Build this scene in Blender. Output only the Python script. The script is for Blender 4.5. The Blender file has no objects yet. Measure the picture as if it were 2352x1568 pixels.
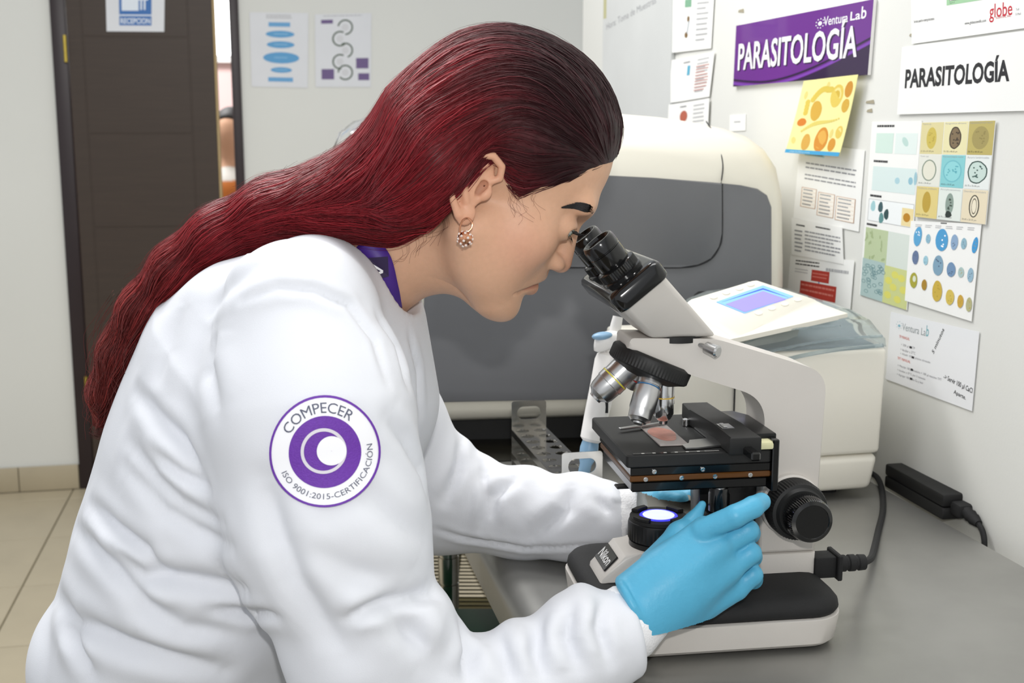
import bpy, bmesh, math, random
import numpy as np
from mathutils import Vector, Matrix

# ------------------------------------------------------------------ camera, world, lights, exposure
F_PX, TILT, CAM_H, TABLE_Z = 2707.0, math.radians(9.73), 1.40, 0.926
sc = bpy.context.scene
COL = sc.collection
cam_d = bpy.data.cameras.new('camera'); cam = bpy.data.objects.new('camera', cam_d); COL.objects.link(cam)
cam.location = (0, 0, CAM_H); cam.rotation_euler = (math.pi / 2 - TILT, 0, 0)
cam_d.sensor_width = 36.0; cam_d.lens = 36.0 * F_PX / 2352.0; cam_d.clip_start = 0.05
cam_d.dof.use_dof = True; cam_d.dof.focus_distance = 1.12; cam_d.dof.aperture_fstop = 11.0
sc.camera = cam

world = bpy.data.worlds.new('world'); sc.world = world; world.use_nodes = True
bg = world.node_tree.nodes['Background']; bg.inputs[0].default_value = (0.94, 0.97, 1.0, 1); bg.inputs[1].default_value = 0.66

def area_light(name, loc, aim, size, power, col=(1, 1, 1), size_y=None):
    d = bpy.data.lights.new(name, 'AREA'); d.energy = power; d.color = col; d.size = size
    if size_y: d.shape = 'RECTANGLE'; d.size_y = size_y
    o = bpy.data.objects.new(name, d); COL.objects.link(o); o.location = loc
    o.rotation_euler = (Vector(aim) - Vector(loc)).to_track_quat('-Z', 'Y').to_euler()
    return o
area_light('camera_flash', (0.02, -0.01, CAM_H + 0.115), (0.05, 1.2, 1.25), 0.035, 4.4, (1, 0.985, 0.96), 0.022)
area_light('ceiling_tube_light', (-0.9, 2.3, 2.75), (-0.9, 2.3, 0), 1.2, 34.0, (1, 0.99, 0.97), 0.5)
area_light('ceiling_tube_light_2', (0.0, 1.25, 2.75), (0.0, 1.25, 0), 1.2, 11.0, (1, 0.99, 0.97), 0.5)

vs = sc.view_settings
vs.view_transform = 'Standard'; vs.look = 'None'; vs.gamma = 1.0; vs.exposure = 0.2; vs.use_curve_mapping = False
sc.cycles.use_denoising = True

# ------------------------------------------------------------------ geometry of the view: pixel -> point helpers
O3 = np.array([0, 0, CAM_H])
def ray(px, py):
    x = (px - 1176) / F_PX; y = (py - 784) / F_PX
    return np.array([x, math.cos(TILT) - math.sin(TILT) * y, -(math.sin(TILT) + math.cos(TILT) * y)])
def PZ(px, py, z):
    d = ray(px, py); return O3 + d * ((z - CAM_H) / d[2])
def PY(px, py, y):
    d = ray(px, py); return O3 + d * (y / d[1])
def PP(px, py, p, n):
    d = ray(px, py); return O3 + d * (np.dot(np.array(p) - O3, n) / np.dot(d, n))

# ------------------------------------------------------------------ materials
def lin(c):
    if isinstance(c, str):
        c = [int(c[i:i + 2], 16) / 255 for i in (0, 2, 4)]
    return tuple(v / 12.92 if v <= 0.04045 else ((v + 0.055) / 1.055) ** 2.4 for v in c[:3])
MATS = {}
def mat(name, col, rough=0.5, metal=0.0, var=0.0, vscale=20.0, bump=0.0, bscale=200.0, spec=0.5, emit=0.0, trans=0.0,
        ior=1.45, coat=0.0, sss=0.0, stretch=(1, 1, 1), attr=None, aniso=0.0, col2=None, alpha=1.0, sheen=0.0):
    m = bpy.data.materials.new(name); m.use_nodes = True; nt = m.node_tree; b = nt.nodes['Principled BSDF']
    c = lin(col); L = nt.links.new
    b.inputs['Base Color'].default_value = (*c, 1); b.inputs['Roughness'].default_value = rough; b.inputs['Metallic'].default_value = metal
    b.inputs['Specular IOR Level'].default_value = spec; b.inputs['IOR'].default_value = ior
    b.inputs['Transmission Weight'].default_value = trans; b.inputs['Coat Weight'].default_value = coat; b.inputs['Anisotropic'].default_value = aniso
    b.inputs['Alpha'].default_value = alpha; b.inputs['Sheen Weight'].default_value = sheen
    if sss: b.inputs['Subsurface Weight'].default_value = sss; b.inputs['Subsurface Radius'].default_value = (0.012, 0.004, 0.002); b.inputs['Subsurface Scale'].default_value = 1.0
    if emit: b.inputs['Emission Color'].default_value = (*c, 1); b.inputs['Emission Strength'].default_value = emit
    tc = None
    def coords():
        nonlocal tc
        if tc is None:
            t = nt.nodes.new('ShaderNodeTexCoord'); mp = nt.nodes.new('ShaderNodeMapping'); mp.inputs['Scale'].default_value = stretch
            L(t.outputs['Object'], mp.inputs['Vector']); tc = mp
        return tc.outputs['Vector']
    src = None
    if attr:
        a = nt.nodes.new('ShaderNodeVertexColor'); a.layer_name = attr; src = a.outputs['Color']
    if var:
        n = nt.nodes.new('ShaderNodeTexNoise'); n.inputs['Scale'].default_value = vscale; n.inputs['Detail'].default_value = 5
        L(coords(), n.inputs['Vector'])
        r = nt.nodes.new('ShaderNodeValToRGB'); r.color_ramp.elements[0].position = 0.3; r.color_ramp.elements[1].position = 0.7
        L(n.outputs['Fac'], r.inputs['Fac'])
        mx = nt.nodes.new('ShaderNodeMix'); mx.data_type = 'RGBA'; L(r.outputs['Color'], mx.inputs['Factor'])
        d = lin(col2) if col2 else tuple(v * (1 - var) for v in c)
        if src: mx.blend_type = 'MULTIPLY'; L(src, mx.inputs['A']); mx.inputs['B'].default_value = (1 - var,) * 3 + (1,)
        else: mx.inputs['A'].default_value = (*c, 1); mx.inputs['B'].default_value = (*d, 1)
        src = mx.outputs['Result']
    if src: L(src, b.inputs['Base Color'])
    if bump:
        n = nt.nodes.new('ShaderNodeTexNoise'); n.inputs['Scale'].default_value = bscale; n.inputs['Detail'].default_value = 3
        L(coords(), n.inputs['Vector'])
        bp = nt.nodes.new('ShaderNodeBump'); bp.inputs['Strength'].default_value = bump; bp.inputs['Distance'].default_value = 0.002
        L(n.outputs['Fac'], bp.inputs['Height']); L(bp.outputs['Normal'], b.inputs['Normal'])
    MATS[name] = m
    return m
mat('wall_paint', 'e3e3de', 0.6, var=0.05, vscale=1.5, bump=0.05, bscale=250)
mat('wall_paint_left', 'dcdcd6', 0.6, var=0.05, vscale=1.5, bump=0.05, bscale=250)
mat('floor_tile', 'b3a78e', 0.35, var=0.10, vscale=6, bump=0.02)
mat('grout', '7b735f', 0.9, var=0.15, vscale=30)
mat('door_wood', '40342b', 0.45, var=0.18, vscale=3.5, stretch=(2, 2, 60), bump=0.05, bscale=6)
mat('door_frame', '2b2022', 0.4, var=0.12, vscale=8)
mat('door_edge', 'b89f72', 0.6, var=0.1, vscale=20)
mat('brass', 'b7a04a', 0.35, 0.9)
mat('steel', 'a3a29e', 0.38, 0.72, var=0.16, vscale=9, bump=0.02, bscale=120)
mat('bright_steel', 'c9c7c2', 0.16, 1.0, var=0.08, vscale=30)
mat('chrome', 'dadada', 0.12, 1.0)
mat('brushed', 'c4c4c4', 0.28, 1.0, aniso=0.5)
mat('black_stone', '16140f', 0.22, var=0.3, vscale=40)
mat('cream_plastic', 'eae6da', 0.42, var=0.02, vscale=6)
mat('cream_shell', 'e2ded0', 0.35)
mat('white_plastic', 'e9e7e4', 0.4)
mat('grey_panel', '6c6d70', 0.42, var=0.05, vscale=12)
mat('seam', '2a2a2c', 0.6)
mat('mic_white', 'cfcac4', 0.36, var=0.05, vscale=14, bump=0.03, bscale=500)
mat('black_paint', '121213', 0.3, var=0.2, vscale=60)
mat('black_gloss', '0b0b0c', 0.16, coat=0.3)
mat('black_matte', '191919', 0.55, var=0.25, vscale=25)
mat('rubber', '1d1d1e', 0.75, var=0.3, vscale=18, bump=0.1, bscale=600)
mat('amber', '5a3610', 0.35)
mat('paper', 'f2f2ef', 0.55, var=0.02, vscale=8)
mat('paper_grey', 'dcdde0', 0.5, var=0.03, vscale=8)
mat('plastic_sleeve', 'e9eaec', 0.25, var=0.02, vscale=9)
mat('board_grey', 'cfd1d0', 0.45, var=0.06, vscale=6)
mat('ink', '26262a', 0.7); mat('ink_grey', '929397', 0.7); mat('ink_soft', 'b4b4b6', 0.7)
mat('blue_plastic', '7fa3c0', 0.35)
mat('green_plastic', '1c5e42', 0.5, var=0.1, vscale=10)
mat('glass', 'ffffff', 0.03, trans=1.0, ior=1.45)
mat('clear_cover', 'd3dde0', 0.10, trans=0.82, ior=1.15)
mat('under_lid_grey', '98a0a3', 0.4)
mat('slide_glass', 'f1e8e4', 0.06, trans=0.6, ior=1.2)
mat('lamp_lens', 'c6cdff', 0.3, emit=1.1)
mat('lamp_rim', '3a3ae0', 0.3, emit=.8)
mat('lcd', '8b83f2', 0.4, emit=0.5)
mat('lcd_frame', '7fb0f4', 0.4, emit=0.4)
mat('lcd_shadow', '2a4fc0', 0.4, emit=0.3)
mat('wire', '968e6c', 0.3, 0.9)
def flat(hexcol, rough=0.6):
    k = 'print_' + hexcol
    return MATS.get(k) or mat(k, hexcol, rough)

# ------------------------------------------------------------------ object helpers
def link(name, me, m=None, parent=None, world_co=False, smooth=None):
    o = bpy.data.objects.new(name, me); COL.objects.link(o)
    if m is not None: me.materials.append(MATS[m] if isinstance(m, str) else m)
    if smooth is not None:
        me.shade_smooth()
        if smooth < 179: me.set_sharp_from_angle(angle=math.radians(smooth))
    if parent is not None:
        o.parent = parent
        if world_co and parent.parent is None and parent.type == 'EMPTY':
            o.matrix_parent_inverse = (Matrix.Translation(parent.location) @ parent.rotation_euler.to_matrix().to_4x4()).inverted()
    return o
def obj(name, bm, m=None, parent=None, world_co=False, smooth=35):
    me = bpy.data.meshes.new(name); bmesh.ops.recalc_face_normals(bm, faces=bm.faces); bm.to_mesh(me); bm.free()
    return link(name, me, m, parent, world_co, smooth)
def pyd(name, v, f, m=None, parent=None, world_co=False, smooth=35):
    me = bpy.data.meshes.new(name); me.from_pydata([tuple(map(float, p)) for p in v], [], f); me.update()
    return link(name, me, m, parent, world_co, smooth)
def tag(o, label=None, cat=None, group=None, kind=None):
    if label: o['label'] = label
    if cat: o['category'] = cat
    if group: o['group'] = group
    if kind: o['kind'] = kind
    return o
def thing(name, label, cat, loc=(0, 0, 0), rz=0.0, group=None):
    o = bpy.data.objects.new(name, None); COL.objects.link(o); o.empty_display_size = 0.05
    o.location = tuple(map(float, loc)); o.rotation_euler = (0, 0, rz)
    return tag(o, label, cat, group)

# bmesh shape adders -------------------------------------------------
def NB(): return bmesh.new()
def frame_from(d):
    d = Vector(d).normalized(); up = Vector((0, 0, 1)) if abs(d.z) < 0.95 else Vector((1, 0, 0))
    x = d.cross(up).normalized(); y = x.cross(d).normalized()
    return x, y, d
def box(bm, lo, hi, bev=0.0, seg=2, M=None):
    x0, y0, z0 = lo; x1, y1, z1 = hi
    vs_ = [bm.verts.new(p) for p in ((x0, y0, z0), (x1, y0, z0), (x1, y1, z0), (x0, y1, z0), (x0, y0, z1), (x1, y0, z1), (x1, y1, z1), (x0, y1, z1))]
    fs = [bm.faces.new([vs_[i] for i in q]) for q in ((3, 2, 1, 0), (4, 5, 6, 7), (0, 1, 5, 4), (1, 2, 6, 5), (2, 3, 7, 6), (3, 0, 4, 7))]
    return finish(bm, vs_, fs, bev, seg, M)
def finish(bm, vs_, fs, bev, seg, M):
    if bev > 0:
        es = list({e for f in fs for e in f.edges})
        r = bmesh.ops.bevel(bm, geom=es, offset=bev, segments=seg, profile=0.5, affect='EDGES', clamp_overlap=True)
        vs_ = [v for v in vs_ if v.is_valid] + [v for v in r['verts'] if v.is_valid]
        vs_ = list({v for v in vs_})
    if M is not None: bmesh.ops.transform(bm, matrix=M, verts=vs_)
    return bm
def hexa(bm, p, bev=0.0, seg=2):
    vs_ = [bm.verts.new(tuple(map(float, q))) for q in p]
    fs = [bm.faces.new([vs_[i] for i in q]) for q in ((3, 2, 1, 0), (4, 5, 6, 7), (0, 1, 5, 4), (1, 2, 6, 5), (2, 3, 7, 6), (3, 0, 4, 7))]
    return finish(bm, vs_, fs, bev, seg, None)
def prism(bm, pts, a, b, axis='y', bev=0.0, seg=2, M=None):
    """polygon pts (p,q) extruded from a to b along axis: y -> (p, a, q); z -> (p, q, a); x -> (a, p, q)"""
    f = {'y': lambda p, q, t: (p, t, q), 'z': lambda p, q, t: (p, q, t), 'x': lambda p, q, t: (t, p, q)}[axis]
    A = [bm.verts.new(f(p, q, a)) for p, q in pts]; B = [bm.verts.new(f(p, q, b)) for p, q in pts]
    n = len(pts); fs = [bm.faces.new(A), bm.faces.new(B[::-1])]
    sides = [bm.faces.new([A[i], B[i], B[(i + 1) % n], A[(i + 1) % n]]) for i in range(n)]
    if bev > 0:
        es = list({e for f_ in fs for e in f_.edges})
        r = bmesh.ops.bevel(bm, geom=es, offset=bev, segments=seg, profile=0.5, affect='EDGES', clamp_overlap=True)
        A = [v for v in A + B if v.is_valid] + [v for v in r['verts'] if v.is_valid]; B = []
    if M is not None: bmesh.ops.transform(bm, matrix=M, verts=list(set(A + B)))
    return bm
def lathe(bm, prof, base=(0, 0, 0), axis=(0, 0, 1), n=32, ridge=None, cap=True):
    """prof: (radius, height) list; ridge=(i0,i1,count,depth) knurls the rows i0..i1"""
    x, y, d = frame_from(axis); base = Vector(base); rows = []
    for i, (r, h) in enumerate(prof):
        row = []
        for k in range(n):
            rr = r
            if ridge and ridge[0] <= i <= ridge[1] and (k % 2): rr = r - ridge[2]
            t = 2 * math.pi * k / n
            row.append(bm.verts.new(base + d * h + (x * math.cos(t) + y * math.sin(t)) * rr))
        rows.append(row)
    for a, b in zip(rows, rows[1:]):
        for k in range(n): bm.faces.new([a[k], a[(k + 1) % n], b[(k + 1) % n], b[k]])
    if cap: bm.faces.new(rows[0][::-1]); bm.faces.new(rows[-1])
    return bm
def tube(bm, pts, r, n=8, cap=True):
    pts = [Vector(tuple(map(float, p))) for p in pts]; rows = []; N = len(pts)
    rs = r if hasattr(r, '__len__') else [r] * N
    x = None
    for i, p in enumerate(pts):
        d = (pts[min(i + 1, N - 1)] - pts[max(i - 1, 0)]).normalized()
        if x is None: x, y, _ = frame_from(d)
        else:
            x = (x - d * x.dot(d)).normalized(); y = d.cross(x)
        rows.append([bm.verts.new(p + (x * math.cos(2 * math.pi * k / n) + y * math.sin(2 * math.pi * k / n)) * rs[i]) for k in range(n)])
    for a, b in zip(rows, rows[1:]):
        for k in range(n): bm.faces.new([a[k], a[(k + 1) % n], b[(k + 1) % n], b[k]])
    if cap: bm.faces.new(rows[0][::-1]); bm.faces.new(rows[-1])
    return bm
def smooth_path(pts, n=8):
    P = [np.array(p, float) for p in pts]; P = [2 * P[0] - P[1]] + P + [2 * P[-1] - P[-2]]; out = []
    for i in range(1, len(P) - 2):
        for k in range(n):
            t = k / n; a, b, c, d = P[i - 1:i + 3]
            out.append(0.5 * (2 * b + (c - a) * t + (2 * a - 5 * b + 4 * c - d) * t * t + (3 * b - a - 3 * c + d) * t ** 3))
    out.append(P[-2]); return out
def rrect(x0, y0, x1, y1, r, n=6):
    out = []
    for cx, cy, a0 in ((x1 - r, y1 - r, 0), (x0 + r, y1 - r, 90), (x0 + r, y0 + r, 180), (x1 - r, y0 + r, 270)):
        for k in range(n + 1):
            t = math.radians(a0 + 90 * k / n); out.append((cx + r * math.cos(t), cy + r * math.sin(t)))
    return out
def rings(bm, loops, cap0=True, cap1=True):
    R = [[bm.verts.new(tuple(map(float, p))) for p in lp] for lp in loops]
    for a, b in zip(R, R[1:]):
        n = len(a)
        for k in range(n): bm.faces.new([a[k], a[(k + 1) % n], b[(k + 1) % n], b[k]])
    if cap0: bm.faces.new(R[0][::-1])
    if cap1: bm.faces.new(R[-1])
    return bm
def plate_with_hole(bm, outer, inner, t0, t1, to3):
    """flat ring between two loops of equal count, thickness t0..t1, to3(p,q,t) -> point"""
    A = [bm.verts.new(to3(p, q, t0)) for p, q in outer]; B = [bm.verts.new(to3(p, q, t0)) for p, q in inner]
    C = [bm.verts.new(to3(p, q, t1)) for p, q in outer]; D = [bm.verts.new(to3(p, q, t1)) for p, q in inner]
    n = len(outer)
    for k in range(n):
        j = (k + 1) % n
        bm.faces.new([A[k], A[j], B[j], B[k]]); bm.faces.new([C[k], D[k], D[j], C[j]])
        bm.faces.new([A[k], C[k], C[j], A[j]]); bm.faces.new([B[k], B[j], D[j], D[k]])
    return bm
_glyph = {}
def text_verts(s, bold=0.0):
    """vertices and faces of a line of lettering, unit cap height box, from the built-in font"""
    k = (s, bold)
    if k not in _glyph:
        cu = bpy.data.curves.new('t', 'FONT'); cu.body = s; cu.size = 1.0; cu.offset = bold; cu.resolution_u = 3; cu.fill_mode = 'FRONT'
        to = bpy.data.objects.new('t', cu); COL.objects.link(to)
        dg = bpy.context.evaluated_depsgraph_get(); me = bpy.data.meshes.new_from_object(to.evaluated_get(dg)); tb_ = bmesh.new(); tb_.from_mesh(me); bmesh.ops.triangulate(tb_, faces=tb_.faces); tb_.to_mesh(me); tb_.free()
        v = np.array([tuple(p.co) for p in me.vertices]).reshape(-1, 3); f = [tuple(p.vertices) for p in me.polygons]
        bpy.data.objects.remove(to); bpy.data.curves.remove(cu); bpy.data.meshes.remove(me)
        _glyph[k] = (v, f)
    return _glyph[k]

# ------------------------------------------------------------------ room frame: r = towards the right-hand wall, d = into the room along that wall
ANG = math.radians(12)
R2 = np.array([math.cos(ANG), math.sin(ANG), 0]); D2 = np.array([-math.sin(ANG), math.cos(ANG), 0]); ZZ = np.array([0, 0, 1.0])
ORG = np.array([-0.001, 1.31, 0])
def RM(r, d, z): return ORG + R2 * r + D2 * d + ZZ * z
ROOM = Matrix(((R2[0], D2[0], 0, ORG[0]), (R2[1], D2[1], 0, ORG[1]), (0, 0, 1, 0), (0, 0, 0, 1)))
WALL_P = np.array([0.585, 1.352, 0]); WALL_R = float((WALL_P - ORG) @ R2)
def on_room(p): q = np.array(p) - ORG; return float(q @ R2), float(q @ D2), float(q[2])
BACK_P = np.array([-1.914, 4.603, 0]); BACK_D = on_room(BACK_P)[1]
WALL_END = on_room(PP(1338, 60, WALL_P, R2))[1]

def rbox(bm, lo, hi, bev=0.0): return box(bm, lo, hi, bev, 2, ROOM)
T = 0.475
g = NB(); rbox(g, (-3.2, -3.2, -0.06), (1.2, BACK_D + 2.6, -0.004))
floor = tag(obj('floor', g, 'grout'), 'beige square ceramic floor tiles with dark grout', kind='structure')
# floor tiles: one piece each where the photo shows them
g0 = on_room(PZ(165, 1130, 0)); jr = g0[0]; jd = on_room(PZ(0, 1241, 0))[1]
tile_me = None
for i in range(-3, 5):
    for j in range(-5, 3):
        r0, d0 = jr + i * T, jd + j * T
        if r0 > 1.1 or d0 + T > BACK_D - 0.012: 
            if d0 > BACK_D - 0.03: continue
        d1 = min(d0 + T, BACK_D - 0.012)
        if abs(d1 - d0 - T) < 1e-6:
            if tile_me is None:
                b = NB(); box(b, (0.0025, 0.0025, -0.012), (T - 0.0025, T - 0.0025, 0.0), 0.0015, 1)
                tile_me = bpy.data.meshes.new('floor_tile'); b.to_mesh(tile_me); b.free(); tile_me.materials.append(MATS['floor_tile'])
            o = bpy.data.objects.new('floor_tile', tile_me); COL.objects.link(o)
        else:
            b = NB(); box(b, (0.0025, 0.0025, -0.012), (T - 0.0025, d1 - d0 - 0.0025, 0.0), 0.0015, 1); o = obj('floor_tile', b, 'floor_tile')
        p = RM(r0, d0, 0); o.location = tuple(p); o.rotation_euler = (0, 0, ANG); o.parent = floor

# back wall with a door opening
dl = on_room(PP(118, 60, BACK_P, D2))[0]; dr = on_room(PP(549, 60, BACK_P, D2))[0]; DH = 2.15
g = NB()
rbox(g, (-3.2, BACK_D, 0), (dl, BACK_D + 0.12, 2.9)); rbox(g, (dr, BACK_D, 0), (2.2, BACK_D + 0.12, 2.9)); rbox(g, (dl, BACK_D, DH), (dr, BACK_D + 0.12, 2.9))
wall_back = tag(obj('wall_back', g, 'wall_paint_left'), 'off-white painted back wall around the dark door', kind='structure')
g = NB(); rbox(g, (WALL_R, -2.5, 0), (WALL_R + 0.12, WALL_END, 2.9), 0.004)
wall_right = tag(obj('wall_right', g, 'wall_paint'), 'white painted wall covered with taped notices', kind='structure')
# tiled skirting of the back wall
bb = tag(obj('baseboard_back', rbox(NB(), (-3.0, BACK_D - 0.010, 0), (dl - 0.002, BACK_D - 0.001, 0.100)), 'grout'), 'beige tile skirting left of the dark door', kind='structure')
sk = on_room(PP(45, 1100, BACK_P, D2))[0]
for k in range(-2, 2):
    r0 = sk + k * 0.5; r1 = min(r0 + 0.5, dl - 0.002)
    if r0 < dl: obj('skirting_tile', rbox(NB(), (r0 + 0.002, BACK_D - 0.016, 0.002), (r1 - 0.002, BACK_D - 0.0101, 0.103), 0.0015), 'floor_tile', bb)

# door: frame, hinged slab slightly open into this room
door = tag(bpy.data.objects.new('door_1', None), 'dark brown wooden door standing slightly ajar', kind='structure'); COL.objects.link(door)
fw = 0.055
g = NB(); rbox(g, (dl, BACK_D - 0.02, 0), (dl + fw, BACK_D + 0.12, DH), 0.004); obj('door_frame', g, 'door_frame', door)
fr = on_room(PP(527, 60, BACK_P, D2))[0]
g = NB(); rbox(g, (fr, BACK_D - 0.015, 0), (dr, BACK_D + 0.12, DH), 0.004); obj('door_frame', g, 'door_frame', door)
g = NB(); rbox(g, (dl, BACK_D - 0.02, DH - 0.05), (dr, BACK_D + 0.12, DH), 0.004); obj('door_frame', g, 'door_frame', door)
hinge_p = RM(dl + fw, BACK_D - 0.018, 0); OPEN = math.radians(5.0)
da = ANG - OPEN; SR = np.array([math.cos(da), math.sin(da), 0]); SN = np.array([math.sin(da), -math.cos(da), 0])   # slab direction, slab normal to the room
edge_p = PP(503, 300, hinge_p, SN); SW = float((edge_p - hinge_p) @ SR)
SLAB = Matrix(((SR[0], -SN[0], 0, hinge_p[0]), (SR[1], -SN[1], 0, hinge_p[1]), (0, 0, 1, 0), (0, 0, 0, 1)))
g = NB(); box(g, (0.003, 0, 0.01), (SW - 0.008, 0.04, DH - 0.055), 0.002, 1, SLAB); slab = obj('door_leaf', g, 'door_wood', door)
g = NB(); box(g, (SW - 0.008, 0.002, 0.01), (SW, 0.04, DH - 0.055), 0.001, 1, SLAB); obj('edge_band', g, 'door_edge', slab)
def on_slab(px, py): q = PP(px, py, hinge_p, SN) - hinge_p; return float(q @ SR), float(q[2])
gx0 = on_slab(203, 300)[0]; gx1 = on_slab(443, 300)[0]; zs = [on_slab(320, y)[1] for y in (-137, 85, 307, 522, 737, 950)]
for za, zb in zip(zs[1:], zs):
    box_ = NB(); box(box_, (gx0 + 0.003, -0.0015, za + 0.003), (gx1 - 0.003, 0.004, zb - 0.003), 0.001, 1, SLAB); obj('door_panel', box_, 'door_wood', slab)
for lo, hi in (((0.004, -0.0015, 0.012), (gx0 - 0.003, 0.004, DH - 0.06)), ((gx1 + 0.003, -0.0015, 0.012), (SW - 0.009, 0.004, DH - 0.06))):
    obj('stile', box(NB(), lo, hi, 0.001, 1, SLAB), 'door_wood', slab)
for yy in (112, 893):
    zc = on_slab(150, yy)[1]
    g = NB(); c = RM(dl + fw - 0.006, BACK_D - 0.027, 0)
    lathe(g, [(0.0065, zc - 0.05), (0.0065, zc - 0.017)], c, (0, 0, 1), 10); lathe(g, [(0.0065, zc - 0.016), (0.0065, zc + 0.016)], c, (0, 0, 1), 10); lathe(g, [(0.0065, zc + 0.017), (0.0065, zc + 0.05)], c, (0, 0, 1), 10)
    obj('hinge', g, 'brass', door)

# the reception room beyond the gap
g = NB(); rbox(g, (-3.0, BACK_D + 2.3, 0), (2.0, BACK_D + 2.4, 2.9)); mat('pink_wall', 'e9c9c6', 0.7, var=0.05, vscale=3)
tag(obj('wall_reception', g, 'pink_wall'), 'pale pink wall of the reception beyond the door gap', kind='structure')
wz0 = PP(515, 128, RM(0, BACK_D + 2.29, 0), D2)[2]; wc = on_room(PP(517, 60, RM(0, BACK_D + 2.29, 0), D2))[0]
g = NB(); rbox(g, (wc - 0.5, BACK_D + 2.27, wz0), (wc + 0.5, BACK_D + 2.299, 2.4)); mat('daylight_pane', 'ffffff', 0.4, emit=3.0)
wn = tag(obj('window_1', g, 'daylight_pane'), 'bright daylit window seen through the door gap', kind='structure')
g = NB()
for lo, hi in (((wc - 0.54, BACK_D + 2.25, wz0 - 0.04), (wc + 0.54, BACK_D + 2.30, wz0)), ((wc - 0.54, BACK_D + 2.25, wz0), (wc - 0.5, BACK_D + 2.30, 2.44)), ((wc + 0.5, BACK_D + 2.25, wz0), (wc + 0.54, BACK_D + 2.30, 2.44)), ((wc - 0.54, BACK_D + 2.25, 2.4), (wc + 0.54, BACK_D + 2.30, 2.44))): rbox(g, lo, hi)
obj('window_frame', g, 'white_plastic', wn)
lp = RM(-0.9, BACK_D + 1.2, 2.6); area_light('reception_fill_light', tuple(lp), (lp[0], lp[1], 0), 0.8, 45.0)  # unseen lamp, added to light the reception wall

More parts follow.
